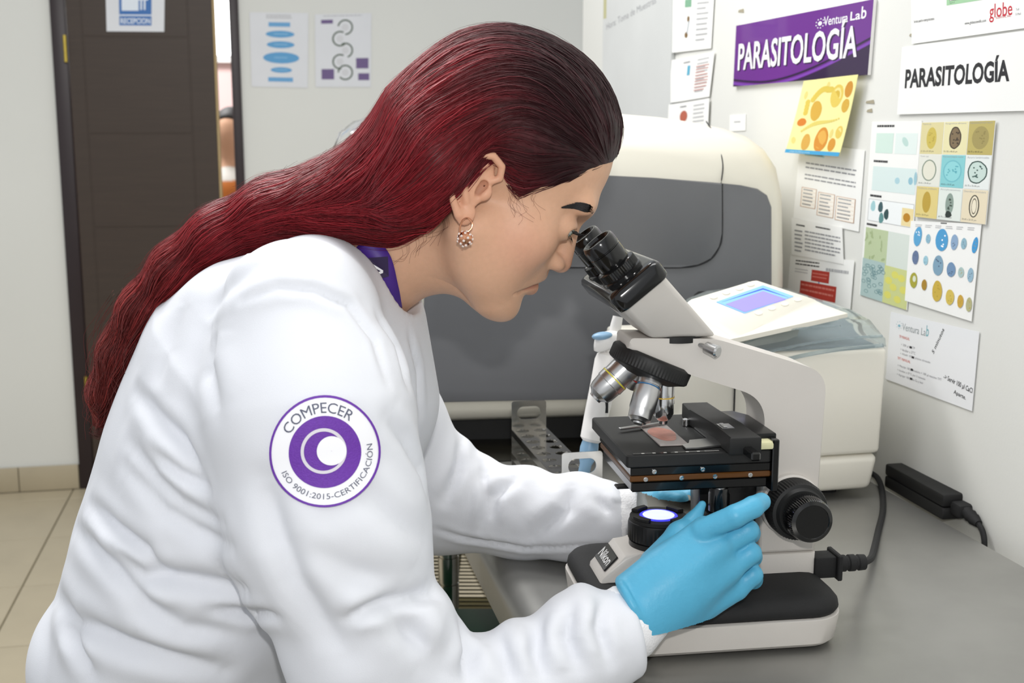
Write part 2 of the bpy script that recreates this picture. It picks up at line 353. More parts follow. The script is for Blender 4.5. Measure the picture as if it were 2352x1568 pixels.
# ------------------------------------------------------------------ paper sheets: built from their four corners, print lies on them
class Sheet:
    def __init__(s, name, label, cat, px, plane, nrm, off=0.0015, m='paper', bulge=None, group=None, thick=0.0006):
        nrm = np.array(nrm, float); s.n = nrm; base = np.array(plane) + nrm * off
        s.c = [PP(x, y, base, nrm) for x, y in px]          # TL TR BR BL
        s.bulge = bulge or (lambda u, v: 0.0); s.off = off
        s.root = thing(name, label, cat, s.c[3], 0, group)
        N = 10 if bulge else 1
        top = [[s.at(i / N, j / N, 0.0) for i in range(N + 1)] for j in range(N + 1)]; bot = [[p - nrm * thick for p in row] for row in top]
        V = [p for row in top for p in row] + [p for row in bot for p in row]; K = (N + 1) ** 2; Fc = []
        ix = lambda i, j, k=0: j * (N + 1) + i + k * K
        for j in range(N):
            for i in range(N):
                Fc.append((ix(i, j), ix(i, j + 1), ix(i + 1, j + 1), ix(i + 1, j))); Fc.append((ix(i, j, 1), ix(i + 1, j, 1), ix(i + 1, j + 1, 1), ix(i, j + 1, 1)))
        for i in range(N):
            Fc += [(ix(i, 0), ix(i + 1, 0), ix(i + 1, 0, 1), ix(i, 0, 1)), (ix(i, N), ix(i, N, 1), ix(i + 1, N, 1), ix(i + 1, N)), (ix(0, i), ix(0, i, 1), ix(0, i + 1, 1), ix(0, i + 1)), (ix(N, i), ix(N, i + 1), ix(N, i + 1, 1), ix(N, i, 1))]
        s.body = pyd('sheet', V, Fc, m, s.root, True, 60 if bulge else None)
        s.pr = {}; s.layer = 0
        s.w = float(np.linalg.norm(s.c[1] - s.c[0])); s.h = float(np.linalg.norm(s.c[3] - s.c[0]))
    def at(s, u, v, lift=0.0):
        a, b, c, d = s.c
        return (a * (1 - u) + b * u) * (1 - v) + (d * (1 - u) + c * u) * v + s.n * (s.bulge(u, v) + lift)
    JOIN = ('text_line', 'wave_print', 'logo_mark', 'micrograph_speck', 'cyst_nucleus', 'printed_larva', 'printed_worm', 'table_rule')
    def slot(s, name, m_):
        k = (name, m_, 0 if name in s.JOIN else len(s.pr)); return s.pr.setdefault(k, ([], []))
    def poly(s, pts, m, name='print', lift=None):
        if not isinstance(m, str) or m not in MATS: m_ = flat(m).name if isinstance(m, str) else m
        else: m_ = m
        V, Fc = s.slot(name, m_)
        s.layer += 1; L = 0.00012 + 0.0000022 * s.layer if lift is None else lift
        k = len(V); V += [s.at(u, v, L) for u, v in pts]; Fc.append(tuple(range(k + len(pts) - 1, k - 1, -1)))
    def rect(s, u0, v0, u1, v1, m, name='print'):
        if name == 'blue_strip':
            m_ = flat(m).name; V, Fc = s.slot(name, m_); s.layer += 1
            for k in range(11): u = u0 + (u1 - u0) * k / 10; V += [s.at(u, v0, .0006), s.at(u, v1, .0006)]
            Fc += [(2 * k, 2 * k + 1, 2 * k + 3, 2 * k + 2) for k in range(10)]
            return
        s.poly([(u0, v0), (u1, v0), (u1, v1), (u0, v1)], m, name)
    def ell(s, u, v, ru, rv, m, name='print', rot=0.0, n=20, wob=0.0):
        pts = []; k = s.h / s.w
        for i in range(n):
            t = 2 * math.pi * i / n; q = 1 + wob * math.sin(3 * t + u * 40) + wob * 0.6 * math.sin(7 * t + v * 60)
            x, y = ru * math.cos(t) * q, rv * math.sin(t) * q
            pts.append((u + x * math.cos(rot) - y * k * math.sin(rot), v + x / k * math.sin(rot) + y * math.cos(rot)))
        s.poly(pts, m, name)
    def ring(s, u, v, ru, rv, w, m, name='print', a0=0, a1=360, n=26):
        m_ = m if m in MATS else flat(m).name
        V, Fc = s.slot(name, m_); s.layer += 1; L = 0.00012 + 0.0000022 * s.layer; k = len(V)
        for i in range(n + 1):
            t = math.radians(a0 + (a1 - a0) * i / n)
            V.append(s.at(u + ru * math.cos(t), v + rv * math.sin(t), L)); V.append(s.at(u + (ru - w) * math.cos(t), v + (rv - w * rv / ru) * math.sin(t), L))
        for i in range(n): Fc.append((k + 2 * i, k + 2 * i + 1, k + 2 * i + 3, k + 2 * i + 2))
    def text(s, txt, u0, v0, u1, v1, m, name='lettering', bold=0.0, rot=0.0, lift=None):
        """lettering fitted into the box u0..u1 x v0..v1 (v0 top, v1 baseline)"""
        m_ = m if m in MATS else flat(m).name
        gv, gf = text_verts(txt, bold); lo, hi = gv.min(0), gv.max(0); s.layer += 1; L = lift or 0.00012 + 0.0000022 * s.layer
        V, Fc = s.slot(name, m_); k = len(V)
        for p in gv:
            x = (p[0] - lo[0]) / (hi[0] - lo[0]); y = (p[1] - lo[1]) / (hi[1] - lo[1])
            u, v = u0 + (u1 - u0) * x, v1 + (v0 - v1) * y
            if rot:
                cu, cv = (u0 + u1) / 2, (v0 + v1) / 2; kk = s.h / s.w; du, dv = u - cu, (v - cv) * kk
                u, v = cu + du * math.cos(rot) - dv * math.sin(rot), cv + (du * math.sin(rot) + dv * math.cos(rot)) / kk
            V.append(s.at(u, v, L))
        Fc += [tuple(i + k for i in f) for f in gf]
    def lines(s, u0, v0, u1, v1, n, m='ink_grey', fill=0.45, seed=1, name='text_line'):
        rnd = random.Random(seed); h = (v1 - v0) / n
        for i in range(n):
            u = u0; end = u1 - (rnd.random() * 0.3 * (u1 - u0) if i % 3 == 2 else 0.02 * rnd.random())
            while u < end - 0.005:
                w = min(rnd.uniform(0.03, 0.09) * (u1 - u0) * 1.6, end - u); s.rect(u, v0 + h * i, u + w * 0.86, v0 + h * (i + fill), m, name); u += w
    def done(s):
        for (name, m_, _), (V, Fc) in s.pr.items():
            o = pyd(name, V, Fc, m_, s.body, True, None)
            if name in s.JOIN: o['kind'] = 'stuff'
        return s
RW = tuple(WALL_P); RN = tuple(-R2); BW = tuple(BACK_P); BN = tuple(-D2)

# purple department sign
s = Sheet('department_sign', 'glossy purple sign reading PARASITOLOGÍA in white capitals', 'sign', [(1691, 59), (2007, -2), (1993, 172), (1684, 199)], RW, RN, 0.006, 'white_plastic', thick=0.005)
mat('sign_purple', '6a2a8c', 0.22, coat=0.4); mat('sign_dark', '2a1040', 0.22, coat=0.4); mat('sign_streak', '7b3fb0', 0.22, coat=0.4); mat('white_ink', 'f6f6f8', 0.35)
s.rect(0, 0, 1, 1, 'sign_purple', 'printed_field')
wave = lambda u: 0.80 + 0.16 * math.sin(math.pi * (0.15 + u * 0.9)) - 0.42 * max(0, u - 0.25) ** 1.4
us = [i / 24 for i in range(25)]
for a, b, m_ in ((0.0, 0.035, 'sign_dark'), (0.055, 0.09, 'sign_streak')):
    for u0, u1 in zip(us, us[1:]): s.poly([(u0, min(1, wave(u0) + a)), (u1, min(1, wave(u1) + a)), (u1, min(1, wave(u1) + b)), (u0, min(1, wave(u0) + b))], m_, 'wave_print')
for u0, u1 in zip(us, us[1:]): s.poly([(u0, min(1, wave(u0) + 0.10)), (u1, min(1, wave(u1) + 0.10)), (u1, 1), (u0, 1)], 'sign_dark', 'wave_print')
s.text('PARASITOLOGÍA', 0.045, 0.215, 0.935, 0.765, 'sign_dark', 'lettering_shadow', 0.02)
s.text('PARASITOLOGÍA', 0.035, 0.195, 0.925, 0.745, 'white_ink', 'lettering', 0.018)
s.text('Ventura', 0.70, 0.115, 0.855, 0.245, 'white_ink', 'logo_lettering', 0.004); s.text('La', 0.87, 0.115, 0.93, 0.235, 'white_ink', 'logo_lettering', 0.014); s.text('b', 0.935, 0.07, 0.965, 0.235, 'white_ink', 'logo_lettering', 0.014)
s.ell(0.675, 0.2, 0.013, 0.03, 'white_ink', 'logo_mark')
for k in range(9): t = 2 * math.pi * k / 9; s.ell(0.675 + 0.027 * math.cos(t), 0.2 + 0.065 * math.sin(t), 0.004, 0.009, 'white_ink', 'logo_mark', n=8)
s.done()

# printed A4 with the department name
s = Sheet('name_notice', 'white paper notice with black PARASITOLOGÍA lettering', 'notice', [(2072, 108), (2366, 69), (2362, 254), (2060, 263)], RW, RN, 0.003, 'paper', bulge=lambda u, v: 0.002 * math.sin(u * 9) * (1 - v))
s.text('PARASITOLOGÍA', 0.055, 0.27, 0.875, 0.62, 'ink', 'lettering', 0.035)
s.done()

# supplier brochure at the top edge
s = Sheet('supplier_brochure', 'white brochure with a green frame and red globe logo', 'poster', [(2090, -150), (2480, -230), (2470, 48), (2094, 101)], RW, RN, 0.0022, 'paper')
s.rect(0.255, -0.0, 1.0, 0.70, '9fc9a0', 'green_frame'); s.rect(0.275, 0.0, 0.565, 0.665, 'paper', 'white_box'); s.rect(0.585, 0.0, 1.0, 0.62, 'paper', 'white_box')
s.rect(0.275, 0.0, 0.277, 0.665, 'ink', 'box_rule'); s.rect(0.275, 0.66, 0.565, 0.665, 'ink', 'box_rule'); s.rect(0.355, 0, 0.357, 0.655, 'ink', 'box_rule'); s.rect(0.585, 0.0, 0.587, 0.615, 'ink', 'box_rule'); s.rect(0.585, 0.612, 1, 0.617, 'ink', 'box_rule')
s.text('Figure 4', 0.275, 0.675, 0.31, 0.69, 'ink', 'caption'); s.text('Figure 5', 0.59, 0.63, 0.63, 0.645, 'ink', 'caption'); s.text('sodium  F', 0.44, 0.585, 0.49, 0.61, 'ink', 'caption')
s.text('www.globescientific.com', 0.375, 0.87, 0.51, 0.905, 'ink', 'web_address'); s.text('globe', 0.53, 0.75, 0.665, 0.91, 'c2283a', 'logo_lettering', 0.006); s.text('SCIENTIFIC INC.', 0.57, 0.865, 0.66, 0.885, 'c2283a', 'logo_lettering')
s.text('See back panel for ordering information.', 0.02, 0.785, 0.17, 0.82, 'ink', 'caption'); s.text('product codes', 0.03, 0.43, 0.09, 0.455, 'ink', 'caption')
s.text('Tel:', 0.685, 0.72, 0.70, 0.74, 'ink_grey', 'caption'); s.text('Toll:', 0.685, 0.82, 0.705, 0.84, 'ink_grey', 'caption'); s.text('E-Mail:', 0.685, 0.86, 0.715, 0.88, 'ink_grey', 'caption')
s.done()

# yellow parasite print, its lower edge lifting off the wall
s = Sheet('parasite_print', 'yellow curled print of amber parasite eggs under the purple sign', 'poster', [(1846, 186), (1971, 171), (1936, 359), (1811, 350)], RW, RN, 0.0125, flat('efe6a0', 0.5).name, bulge=lambda u, v: 0.006 * v * v + 0.002 * math.sin(3 * u))
s.rect(0, 0.95, 1, 1, '3d9ed0', 'blue_strip'); s.text('alizarinafilms.com', 0.1, 0.965, 0.5, 0.988, 'bfe2f0', 'lettering', lift=.0009)
A_, B_, C_ = 'd0a53c', 'd08a2c', 'e0cf7c'
for u, v, ru, rv, c_, ro in ((.72, .24, .105, .145, 'dcc257', .1), (.72, .24, .075, .105, 'e6d88a', .1), (.72, .24, .05, .07, 'cfae3c', .1), (.90, .17, .062, .1, 'c98d2e', 0), (.90, .37, .06, .085, A_, .3), (.9, .37, .04, .055, 'd9bd62', .3), (.40, .42, .11, .13, A_, .35), (.17, .57, .095, .055, 'd07a20', .0), (.36, .84, .085, .11, 'cfa145', .4), (.63, .80, .115, .16, B_, -.1), (.63, .80, .085, .12, 'dca84a', -.1), (.83, .86, .06, .085, 'd0922f', 0), (.90, .70, .055, .08, 'dcc05a', .1), (.90, .70, .035, .055, 'e8d88c', .1), (.12, .2, .035, .055, C_, .3), (.53, .1, .03, .05, C_, 0), (.1, .82, .05, .045, C_, .3), (.78, .72, .028, .06, C_, .1)):
    s.ell(u, v, ru, rv, c_, 'printed_egg', ro, wob=0.02)
for k in range(16):
    t = k / 15; u = 0.18 + 0.42 * t; v = 0.42 - 0.28 * math.sin(math.pi * min(1, t * 1.15) * 0.6) ; s.ell(u if t > .25 else 0.2 - .02 * t, v if t > .25 else .44 - t * .7, .05, .04, 'd6bd4e', 'printed_larva', n=10)
for k in range(18):
    t = k / 17; s.ell(0.22 + 0.62 * t, 0.69 - 0.19 * t - 0.03 * math.sin(t * 5), .04 * (1 - abs(t - .4)), .03 * (1 - abs(t - .4)), 'd9c868', 'printed_worm', n=10)
s.done()

# stacked typed sheets between analyser and bench aids
s = Sheet('procedure_sheet', 'typed sheet with three boxed tables under the yellow print', 'notice', [(1838, 325), (1986, 345), (1972, 532), (1822, 500)], RW, RN, 0.0016, 'paper')
s.rect(0.10, 0.12, 0.42, 0.165, 'bfe3e6', 'highlight'); s.lines(0.10, 0.13, 0.42, 0.16, 1, 'ink_grey', .8, 2); s.lines(0.13, 0.25, 0.92, 0.36, 2, 'ink_grey', .35, 3); s.lines(0.13, 0.40, 0.92, 0.50, 2, 'ink_grey', .35, 4)
for u0, v0, u1, v1, n in ((0.1, 0.575, 0.345, 0.83, 5), (0.375, 0.60, 0.63, 0.90, 6), (0.655, 0.61, 0.93, 0.91, 6)):
    s.rect(u0, v0, u1, v1, 'b98c6a', 'table_border'); s.rect(u0 + .008, v0 + .006, u1 - .008, v1 - .006, 'f4efe6', 'table_cell')
    for k in range(1, n): s.rect(u0, v0 + (v1 - v0) * k / n, u1, v0 + (v1 - v0) * k / n + .003, 'd8bfa6', 'table_rule'); 
    s.lines(u0 + .03, v0 + .02, u1 - .05, v1, n, 'ink_grey', .35, n + 7)
s.done()
s = Sheet('method_sheet', 'typed sheet with centred paragraphs above the red flow chart', 'notice', [(1818, 500), (1934, 522), (1937, 607), (1818, 584)], RW, RN, 0.0032, 'paper')
s.lines(0.10, 0.14, 0.3, 0.22, 1, 'ink', .5, 5); s.lines(0.5, 0.10, 0.8, 0.20, 1, 'ink', .4, 6); s.lines(0.28, 0.28, 0.97, 0.88, 6, 'ink_grey', .4, 8); s.lines(0.07, 0.30, 0.24, 0.95, 6, 'ink_grey', .4, 9); s.done()
s = Sheet('flow_chart_sheet', 'sheet with two red boxes and a blue footer beside the screen device', 'notice', [(1816, 583), (1962, 598), (1950, 740), (1806, 700)], RW, RN, 0.0024, 'paper')
s.lines(0.10, 0.10, 0.5, 0.22, 2, 'ink', .4, 11); s.lines(0.10, 0.26, 0.33, 0.36, 2, 'ink_soft', .3, 12); s.lines(0.6, 0.18, 0.95, 0.28, 1, 'ink_soft', .5, 13)
for u0, v0, u1, v1 in ((.38, .24, .66, .44), (.21, .47, .78, .74)): s.rect(u0, v0, u1, v1, 'b8372b', 'red_box'); s.lines(u0 + .02, v0 + .05, u1 - .02, v1 - .03, 2, 'd77d70', .35, 14)
s.rect(.50, .44, .515, .47, '4a86b8', 'arrow'); s.rect(.62, .88, .98, .96, '2d86b4', 'footer_strip'); s.done()

# bench-aid sheets on the right
s = Sheet('bench_aid_sheet', 'bench aid with pale green and blue micrographs', 'poster', [(2003, 279), (2117, 277), (2083, 712), (1974, 676)], RW, RN, 0.0016, 'paper')
s.lines(.12, .02, .5, .035, 1, 'ink', .8, 20); s.rect(.12, .065, .48, .175, 'cfe4da', 'micrograph'); s.rect(.52, .065, .95, .175, 'dfeae6', 'micrograph'); s.ell(.72, .11, .07, .02, 'b9d5ce', 'micrograph_cell', .5)
s.lines(.1, .215, .4, .23, 1, 'ink', .8, 21); s.rect(.1, .25, .98, .385, 'd6e5e3', 'micrograph'); s.ell(.62, .32, .05, .018, 'a9cdd6', 'micrograph_cell'); s.ell(.88, .315, .045, .02, '8fbccb', 'micrograph_cell'); s.ell(.97, .30, .03, .035, '9cc2cd', 'micrograph_cell')
s.lines(.08, .41, .35, .425, 1, 'ink', .8, 22); s.rect(.06, .435, .985, .56, 'ink_grey', 'frame_rule'); s.rect(.067, .437, .98, .558, 'eef1f1', 'micrograph')
for u, v, c_ in ((.16, .475, '9fc9cf'), (.32, .475, '3b5a60'), (.45, .51, '2e4a4e'), (.35, .535, '5f8f90')): s.ell(u, v, .05, .03, c_, 'micrograph_cell', .2, wob=.06)
s.rect(.76, .46, .985, .556, 'e8d6a0', 'micrograph'); s.ell(.86, .51, .07, .024, 'b98222', 'micrograph_cell')
s.lines(.05, .575, .3, .59, 1, 'ink', .8, 23)
s.rect(.04, .60, .52, .80, 'b9c7a0', 'micrograph'); s.rect(.52, .60, .99, .80, 'd5ddd5', 'micrograph'); s.rect(.02, .78, .50, 1, 'a9bfbd', 'micrograph'); s.rect(.50, .79, .99, 1, 'c9cf8e', 'micrograph')
rnd = random.Random(4)
for k in range(34): s.ring(.05 + .43 * rnd.random(), .80 + .18 * rnd.random(), .045, .011, .012, '6d8f92', 'micrograph_speck', n=10)
for u, v in ((.6, .87), (.72, .83), (.85, .84), (.7, .9), (.9, .9), (.6, .95), (.8, .96)): s.ell(u, v, .07, .02, 'd8d46a', 'micrograph_cell')
for k in range(14): s.ell(.06 + .44 * rnd.random(), .62 + .15 * rnd.random(), .02 + .03 * rnd.random(), .008, 'a2b286', 'micrograph_speck', rnd.random() * 3, n=8)
s.done()
s = Sheet('egg_atlas_sheet', 'laminated grid of nine parasite egg micrographs', 'poster', [(2117, 281), (2287, 276), (2264, 516), (2101, 498)], RW, RN, 0.003, 'paper')
cells = (('d9cf9c', 'c9b656', 'Taenia sp.', '31-35 x 31-20 µm'), ('e3dcae', '5a4a38', 'Paragonimus africanus', '70-130 x 40-65 µm'), ('b9ab66', 'a0935a', 'Diphyllobothrium latum', '58-70 x 40-50 µm'),
         ('dfe0d6', 'd9d6c4', 'Taenia spp.', '38-45 x 29-38 µm'), ('86c8cc', '6fb6c0', 'Hymenolepis nana', '44-62 x 30-55 µm'), ('e1e6e3', 'b8cfc6', 'Ascaris lumbricoides', '55-75 x 35-50 µm'),
         ('dbc983', 'b99b3e', 'Trichuris trichiura', '50-55 x 22-24 µm'), ('dde4dd', '8b9c92', 'Ancylostomas', '60-75 x 36-40 µm'), ('e2d6ba', 'eee8d8', 'Enterobius vermicularis', '50-60 x 20-32 µm'))
for k, (bgc, ec, t1, t2) in enumerate(cells):
    i, j = k % 3, k // 3; u0, v0 = i / 3, j / 3; s.rect(u0 + .004, v0 + .003, u0 + .33, v0 + .33, bgc, 'micrograph')
    w = (.065, .075, .1, .1, .12, .12, .055, .05, .06)[k]
    s.ell(u0 + .165, v0 + .165, w + .008, .112, {3: '7f8c7c', 5: '2f4a44', 8: '4a463a', 1: '3c3026'}.get(k, ec), 'micrograph_cell', wob=.03 if k in (1, 5) else 0)
    s.ell(u0 + .165, v0 + .165, w - .008, .100, {3: 'dfddcd', 5: 'c4d6cf', 8: 'e8dfc8', 1: '7d6b50', 4: '8fd0d4'}.get(k, ec), 'micrograph_cell', wob=.03 if k in (1, 5) else 0)
    if k in (1, 5, 7, 2, 0, 4): 
        for q in range(12): s.ell(u0 + .165 + rnd.uniform(-.6, .6) * w, v0 + .165 + rnd.uniform(-.06, .06), .012, .008, {1: '3c3026', 5: '3d5a54', 7: '39483f', 0: 'b5a044', 4: '5aa8b4'}.get(k, '8e824e'), 'micrograph_speck', n=7)
    if k == 7: s.ell(u0 + .16, v0 + .27, .045, .035, '2c3833', 'micrograph_cell', wob=.08)
    if k == 8: s.ring(u0 + .165, v0 + .165, .035, .08, .006, '6a6250', 'micrograph_cell')
    s.text(t1, u0 + .02, v0 + .012, u0 + (.15 if len(t1) < 12 else .3), v0 + .032, 'ink_grey', 'caption'); s.text(t2, u0 + .02, v0 + .292, u0 + .21, v0 + .312, 'ink', 'caption')
s.done()
s = Sheet('cyst_chart', 'white chart of blue and yellow stained cysts in three rows', 'poster', [(2092, 507), (2254, 514), (2231, 738), (2078, 690)], RW, RN, 0.0022, 'paper')
s.lines(.45, .005, .55, .02, 1, 'ink', .8, 30)
for k in range(6): s.lines(.08 + .15 * k, .04, .18 + .15 * k, .08, 2, 'ink_soft', .4, 31 + k)
cy = (((.13, .185, .06, .12, '5ba3cf', .25), (.29, .20, .035, .055, '8fb9cc', 0), (.49, .20, .09, .125, '4f9bcc', .25), (.67, .21, .05, .085, '8ba6c4', 0), (.80, .215, .038, .06, '8fb3c2', 0), (.95, .22, .035, .085, '3f96cf', .25)),
      ((.12, .44, .05, .085, '66789a', 0), (.28, .455, .035, .055, '9cc6d4', 0), (.47, .49, .075, .115, '7ea0b6', 0), (.66, .51, .062, .08, '7190b2', .1), (.80, .52, .04, .055, 'a9c0be', 0), (.93, .53, .04, .075, '93b3c6', .0)),
      ((.12, .72, .058, .095, 'a8a43c', 0), (.29, .745, .04, .065, 'a8822e', 0), (.49, .78, .072, .12, 'c9ac46', 0), (.68, .81, .06, .085, 'd2ba58', 0), (.83, .825, .042, .07, 'c9a240', 0), (.95, .835, .04, .075, 'b3b184', 0)))
for row in cy:
    for u, v, ru, rv, c_, ro in row:
        s.ell(u, v, ru, rv, c_, 'stained_cyst', ro, wob=.02); s.ell(u + .01, v - rv * .2, ru * .45, rv * .4, 'd8dfc8' if c_ in ('a8a43c',) else c_, 'cyst_nucleus', ro)
        for q in range(5): s.ell(u + rnd.uniform(-.5, .5) * ru, v + rnd.uniform(-.6, .6) * rv, ru * .12, rv * .08, '4b5f78' if c_[0] in '6789' else 'ffffff' if c_[0] in '45' else 'b09636', 'cyst_nucleus', n=7)
s.done()
s = Sheet('ventura_instruction_sheet', 'white instruction sheet with Ventura Lab heading and black handwriting', 'notice', [(2046, 716), (2249, 762), (2232, 944), (2034, 870)], RW, RN, 0.0018, 'plastic_sleeve')
s.ell(.12, .17, .016, .02, '7fb0c0', 'logo_mark')
for k in range(8): s.ell(.12 + .035 * math.cos(k * .8), .16 + .05 * math.sin(k * .8), .005, .007, '9fb6bc', 'logo_mark', n=7)
s.text('Ventura La', .16, .12, .44, .22, '8e9698', 'logo_lettering'); s.text('b', .445, .07, .475, .22, '7ab0b8', 'logo_lettering', .01)
s.text('TP MANUAL', .13, .30, .26, .34, 'd05a48', 'lettering'); s.text('> 200 µl de TP', .16, .41, .33, .45, 'ink_grey', 'lettering'); s.text('> Incubar a 37°C', .16, .475, .34, .515, 'ink_grey', 'lettering'); s.text('> Añadir 100 µl plasma citratado', .16, .54, .52, .58, 'ink_grey', 'lettering')
s.text('TPT MANUAL', .13, .615, .29, .655, 'd05a48', 'lettering'); s.text('> Mezclar 100 µl muestra + 100 µl reactivo TPT', .14, .72, .66, .76, 'ink_grey', 'lettering'); s.text('> Incubar a 37°C por 5 minutos', .14, .785, .48, .825, 'ink_grey', 'lettering'); s.text('> Agregar 100 µl de Ca y leer', .14, .85, .46, .89, 'ink_grey', 'lettering')
s.text('5 minutos', .49, .21, .68, .27, 'ink', 'handwriting', .012, -1.05); s.text('-> Servir 100 µl CaCl', .68, .68, .99, .76, 'ink', 'handwriting', .012, .1); s.text('Aparte.', .80, .82, .93, .89, 'ink', 'handwriting', .012, .1)
for u, v in ((.265, .425), (.30, .555), (.30, .73), (.30, .86)): s.rect(u, v - .01, u + .03, v + .02, 'ink', 'ink_scribble')
s.done()

# typed pages hanging by the analyser, and the grey writing board
for q, (lab, px, cc) in enumerate((('upper white data sheet hanging beside the grey writing board', [(1546, -14), (1641, -24), (1633, 111), (1542, 122)], 'green'), ('middle white data sheet with a blue line beside the writing board', [(1548, 138), (1641, 118), (1629, 222), (1541, 237)], 'blue'), ('lowest data sheet with a red seal, half hidden by the analyser', [(1541, 240), (1629, 225), (1624, 330), (1536, 338)], 'red'))):
    s = Sheet('data_sheet', lab, 'notice', px, RW, RN, 0.003 + 0.001 * q, 'paper', bulge=lambda u, v: 0.02 * max(0, 0.25 - u))
    s.lines(.62, .1, .9, .9, 9, 'ink_soft', .35, 40 + q)
    if q == 0: s.rect(.32, .12, .48, .25, '7fae90', 'printed_mark'); s.ell(.42, .45, .03, .05, '7a5c2e', 'printed_mark'); s.ell(.38, .72, .04, .05, '7a5c2e', 'printed_mark'); s.poly([(.43, .48), (.45, .48), (.41, .7), (.39, .7)], '9aa4b0', 'printed_mark')
    if q == 1: s.lines(.25, .1, .45, .14, 1, 'ink_grey', .8, 44); s.rect(.38, .2, .45, .42, '57aac8', 'printed_mark'); s.lines(.6, .25, .92, .85, 9, 'c98e88', .35, 45)
    if q == 2: s.ell(.37, .32, .1, .13, 'b5604a', 'printed_seal'); s.lines(.25, .08, .45, .12, 1, 'ink_grey', .8, 46)
    s.done()
s = Sheet('writing_board', 'pale grey writing board with a handwritten line, behind the hair', 'board', [(1386, -70), (1546, -110), (1538, 300), (1382, 290)], RW, RN, 0.009, 'board_grey', thick=0.008)
s.text('Hora: Toma de Muestras', .06, .285, .80, .325, 'ink_grey', 'handwriting', .0, -.12); s.rect(.01, .12, .06, .31, 'b7b489', 'tape'); s.done()
s = Sheet('paper_scrap', 'small blank white paper taped above the analyser corner', 'paper', [(1676, 264), (1713, 262), (1712, 300), (1675, 302)], RW, RN, 0.0012, 'paper'); s.lines(.3, .4, .7, .6, 1, 'ink_soft', .4, 50); s.done()
for k, (x, y, w_) in enumerate(((1697, 23, 10), (1990, 232, 16), (1992, 252, 10), (2090, 78, 8))):
    s = Sheet('tape_scrap', ['torn tape scrap left of the purple sign', 'grey torn tape scrap right of the yellow print', 'tiny brown tape scrap below the grey one', 'brown tape scrap at the brochure corner'][k], 'tape', [(x, y), (x + w_, y - 3), (x + w_ * 1.1, y + 6), (x - 2, y + 5)], RW, RN, 0.001, flat('a39b86').name); s.done()

# notices on the back wall and on the door
s = Sheet('process_chart', 'sheet with blue ovals in a column, nearest the door', 'notice', [(573, 28), (708, 30), (707, 202), (578, 199)], BW, BN, 0.002, 'paper_grey')
cv = lambda x, y: ((x - 575) / 132, (y - 29) / 171)
s.lines(.28, .03, .72, .09, 2, 'ink_soft', .5, 60)
for x, y, w_, h_ in ((643, 78, 33, 8), (644, 102, 32, 8), (645, 132, 42, 13), (645, 160, 25, 6.5)): u, v = cv(x, y); s.ell(u, v, w_ / 132, h_ / 171, '5e9dcb', 'blue_oval')
for x0, y0, x1, y1 in ((617, 51, 666, 61), (614, 177, 672, 187)): s.rect(*cv(x0, y0), *cv(x1, y1), '6ba3cf', 'blue_bar')
for y in (78, 102, 132, 160): u, v = cv(645, y); s.lines(u - .12, v - .01, u + .12, v + .012, 1, '8cbbdc', .6, 61 + y)
s.done()
s = Sheet('cycle_chart', 'sheet with a chain of dark rings and purple boxes on the back wall', 'notice', [(723, 33), (853, 30), (852, 200), (725, 200)], BW, BN, 0.002, 'paper_grey')
cv = lambda x, y: ((x - 724) / 129, (y - 31) / 169)
s.lines(.15, .02, .85, .035, 1, 'ink_soft', .8, 70)
for x, y, a0, a1 in ((793, 62, 190, 450), (781, 88, 40, 300), (793, 115, 240, 430), (781, 141, 80, 300), (793, 166, 180, 500)): u, v = cv(x, y); s.ring(u, v, 18 / 129, 18 / 169, 3.6 / 129, '4a5a48', 'chain_ring', a0, a1); s.ell(u, v, 8 / 129, 8 / 169, 'd0d0d2', 'chain_disc')
for x0, y0, x1, y1 in ((738, 44, 765, 53), (738, 158, 767, 182), (818, 133, 847, 157), (823, 168, 849, 184)): s.rect(*cv(x0, y0), *cv(x1, y1), '6d5a86', 'purple_box')
s.done()
s = Sheet('reception_notice', 'white notice with blue RECEPCION sign on the brown door', 'notice', [(241, -75), (379, -75), (377, 73), (245, 72)], tuple(hinge_p), tuple(SN), 0.004, 'paper_grey')
cv = lambda x, y: ((x - 243) / 135, (y + 75) / 147)
s.rect(*cv(273, -70), *cv(348, 58), '3f6fae', 'blue_sign'); s.rect(*cv(273, 33), *cv(348, 36), 'dfe6ee', 'white_rule'); s.rect(*cv(279, -40), *cv(318, 24), 'dfe6ee', 'pictogram')
s.rect(*cv(322, -20), *cv(326, 22), 'dfe6ee', 'pictogram'); s.rect(*cv(330, -20), *cv(334, 22), 'dfe6ee', 'pictogram'); s.ell(*cv(328, -35), .06, .06, 'dfe6ee', 'pictogram'); s.rect(*cv(318, -5), *cv(340, 0), 'dfe6ee', 'pictogram')
s.text('RECEPCION', *cv(276, 41), *cv(345, 54), 'dfe6ee', 'lettering', .02); s.done()

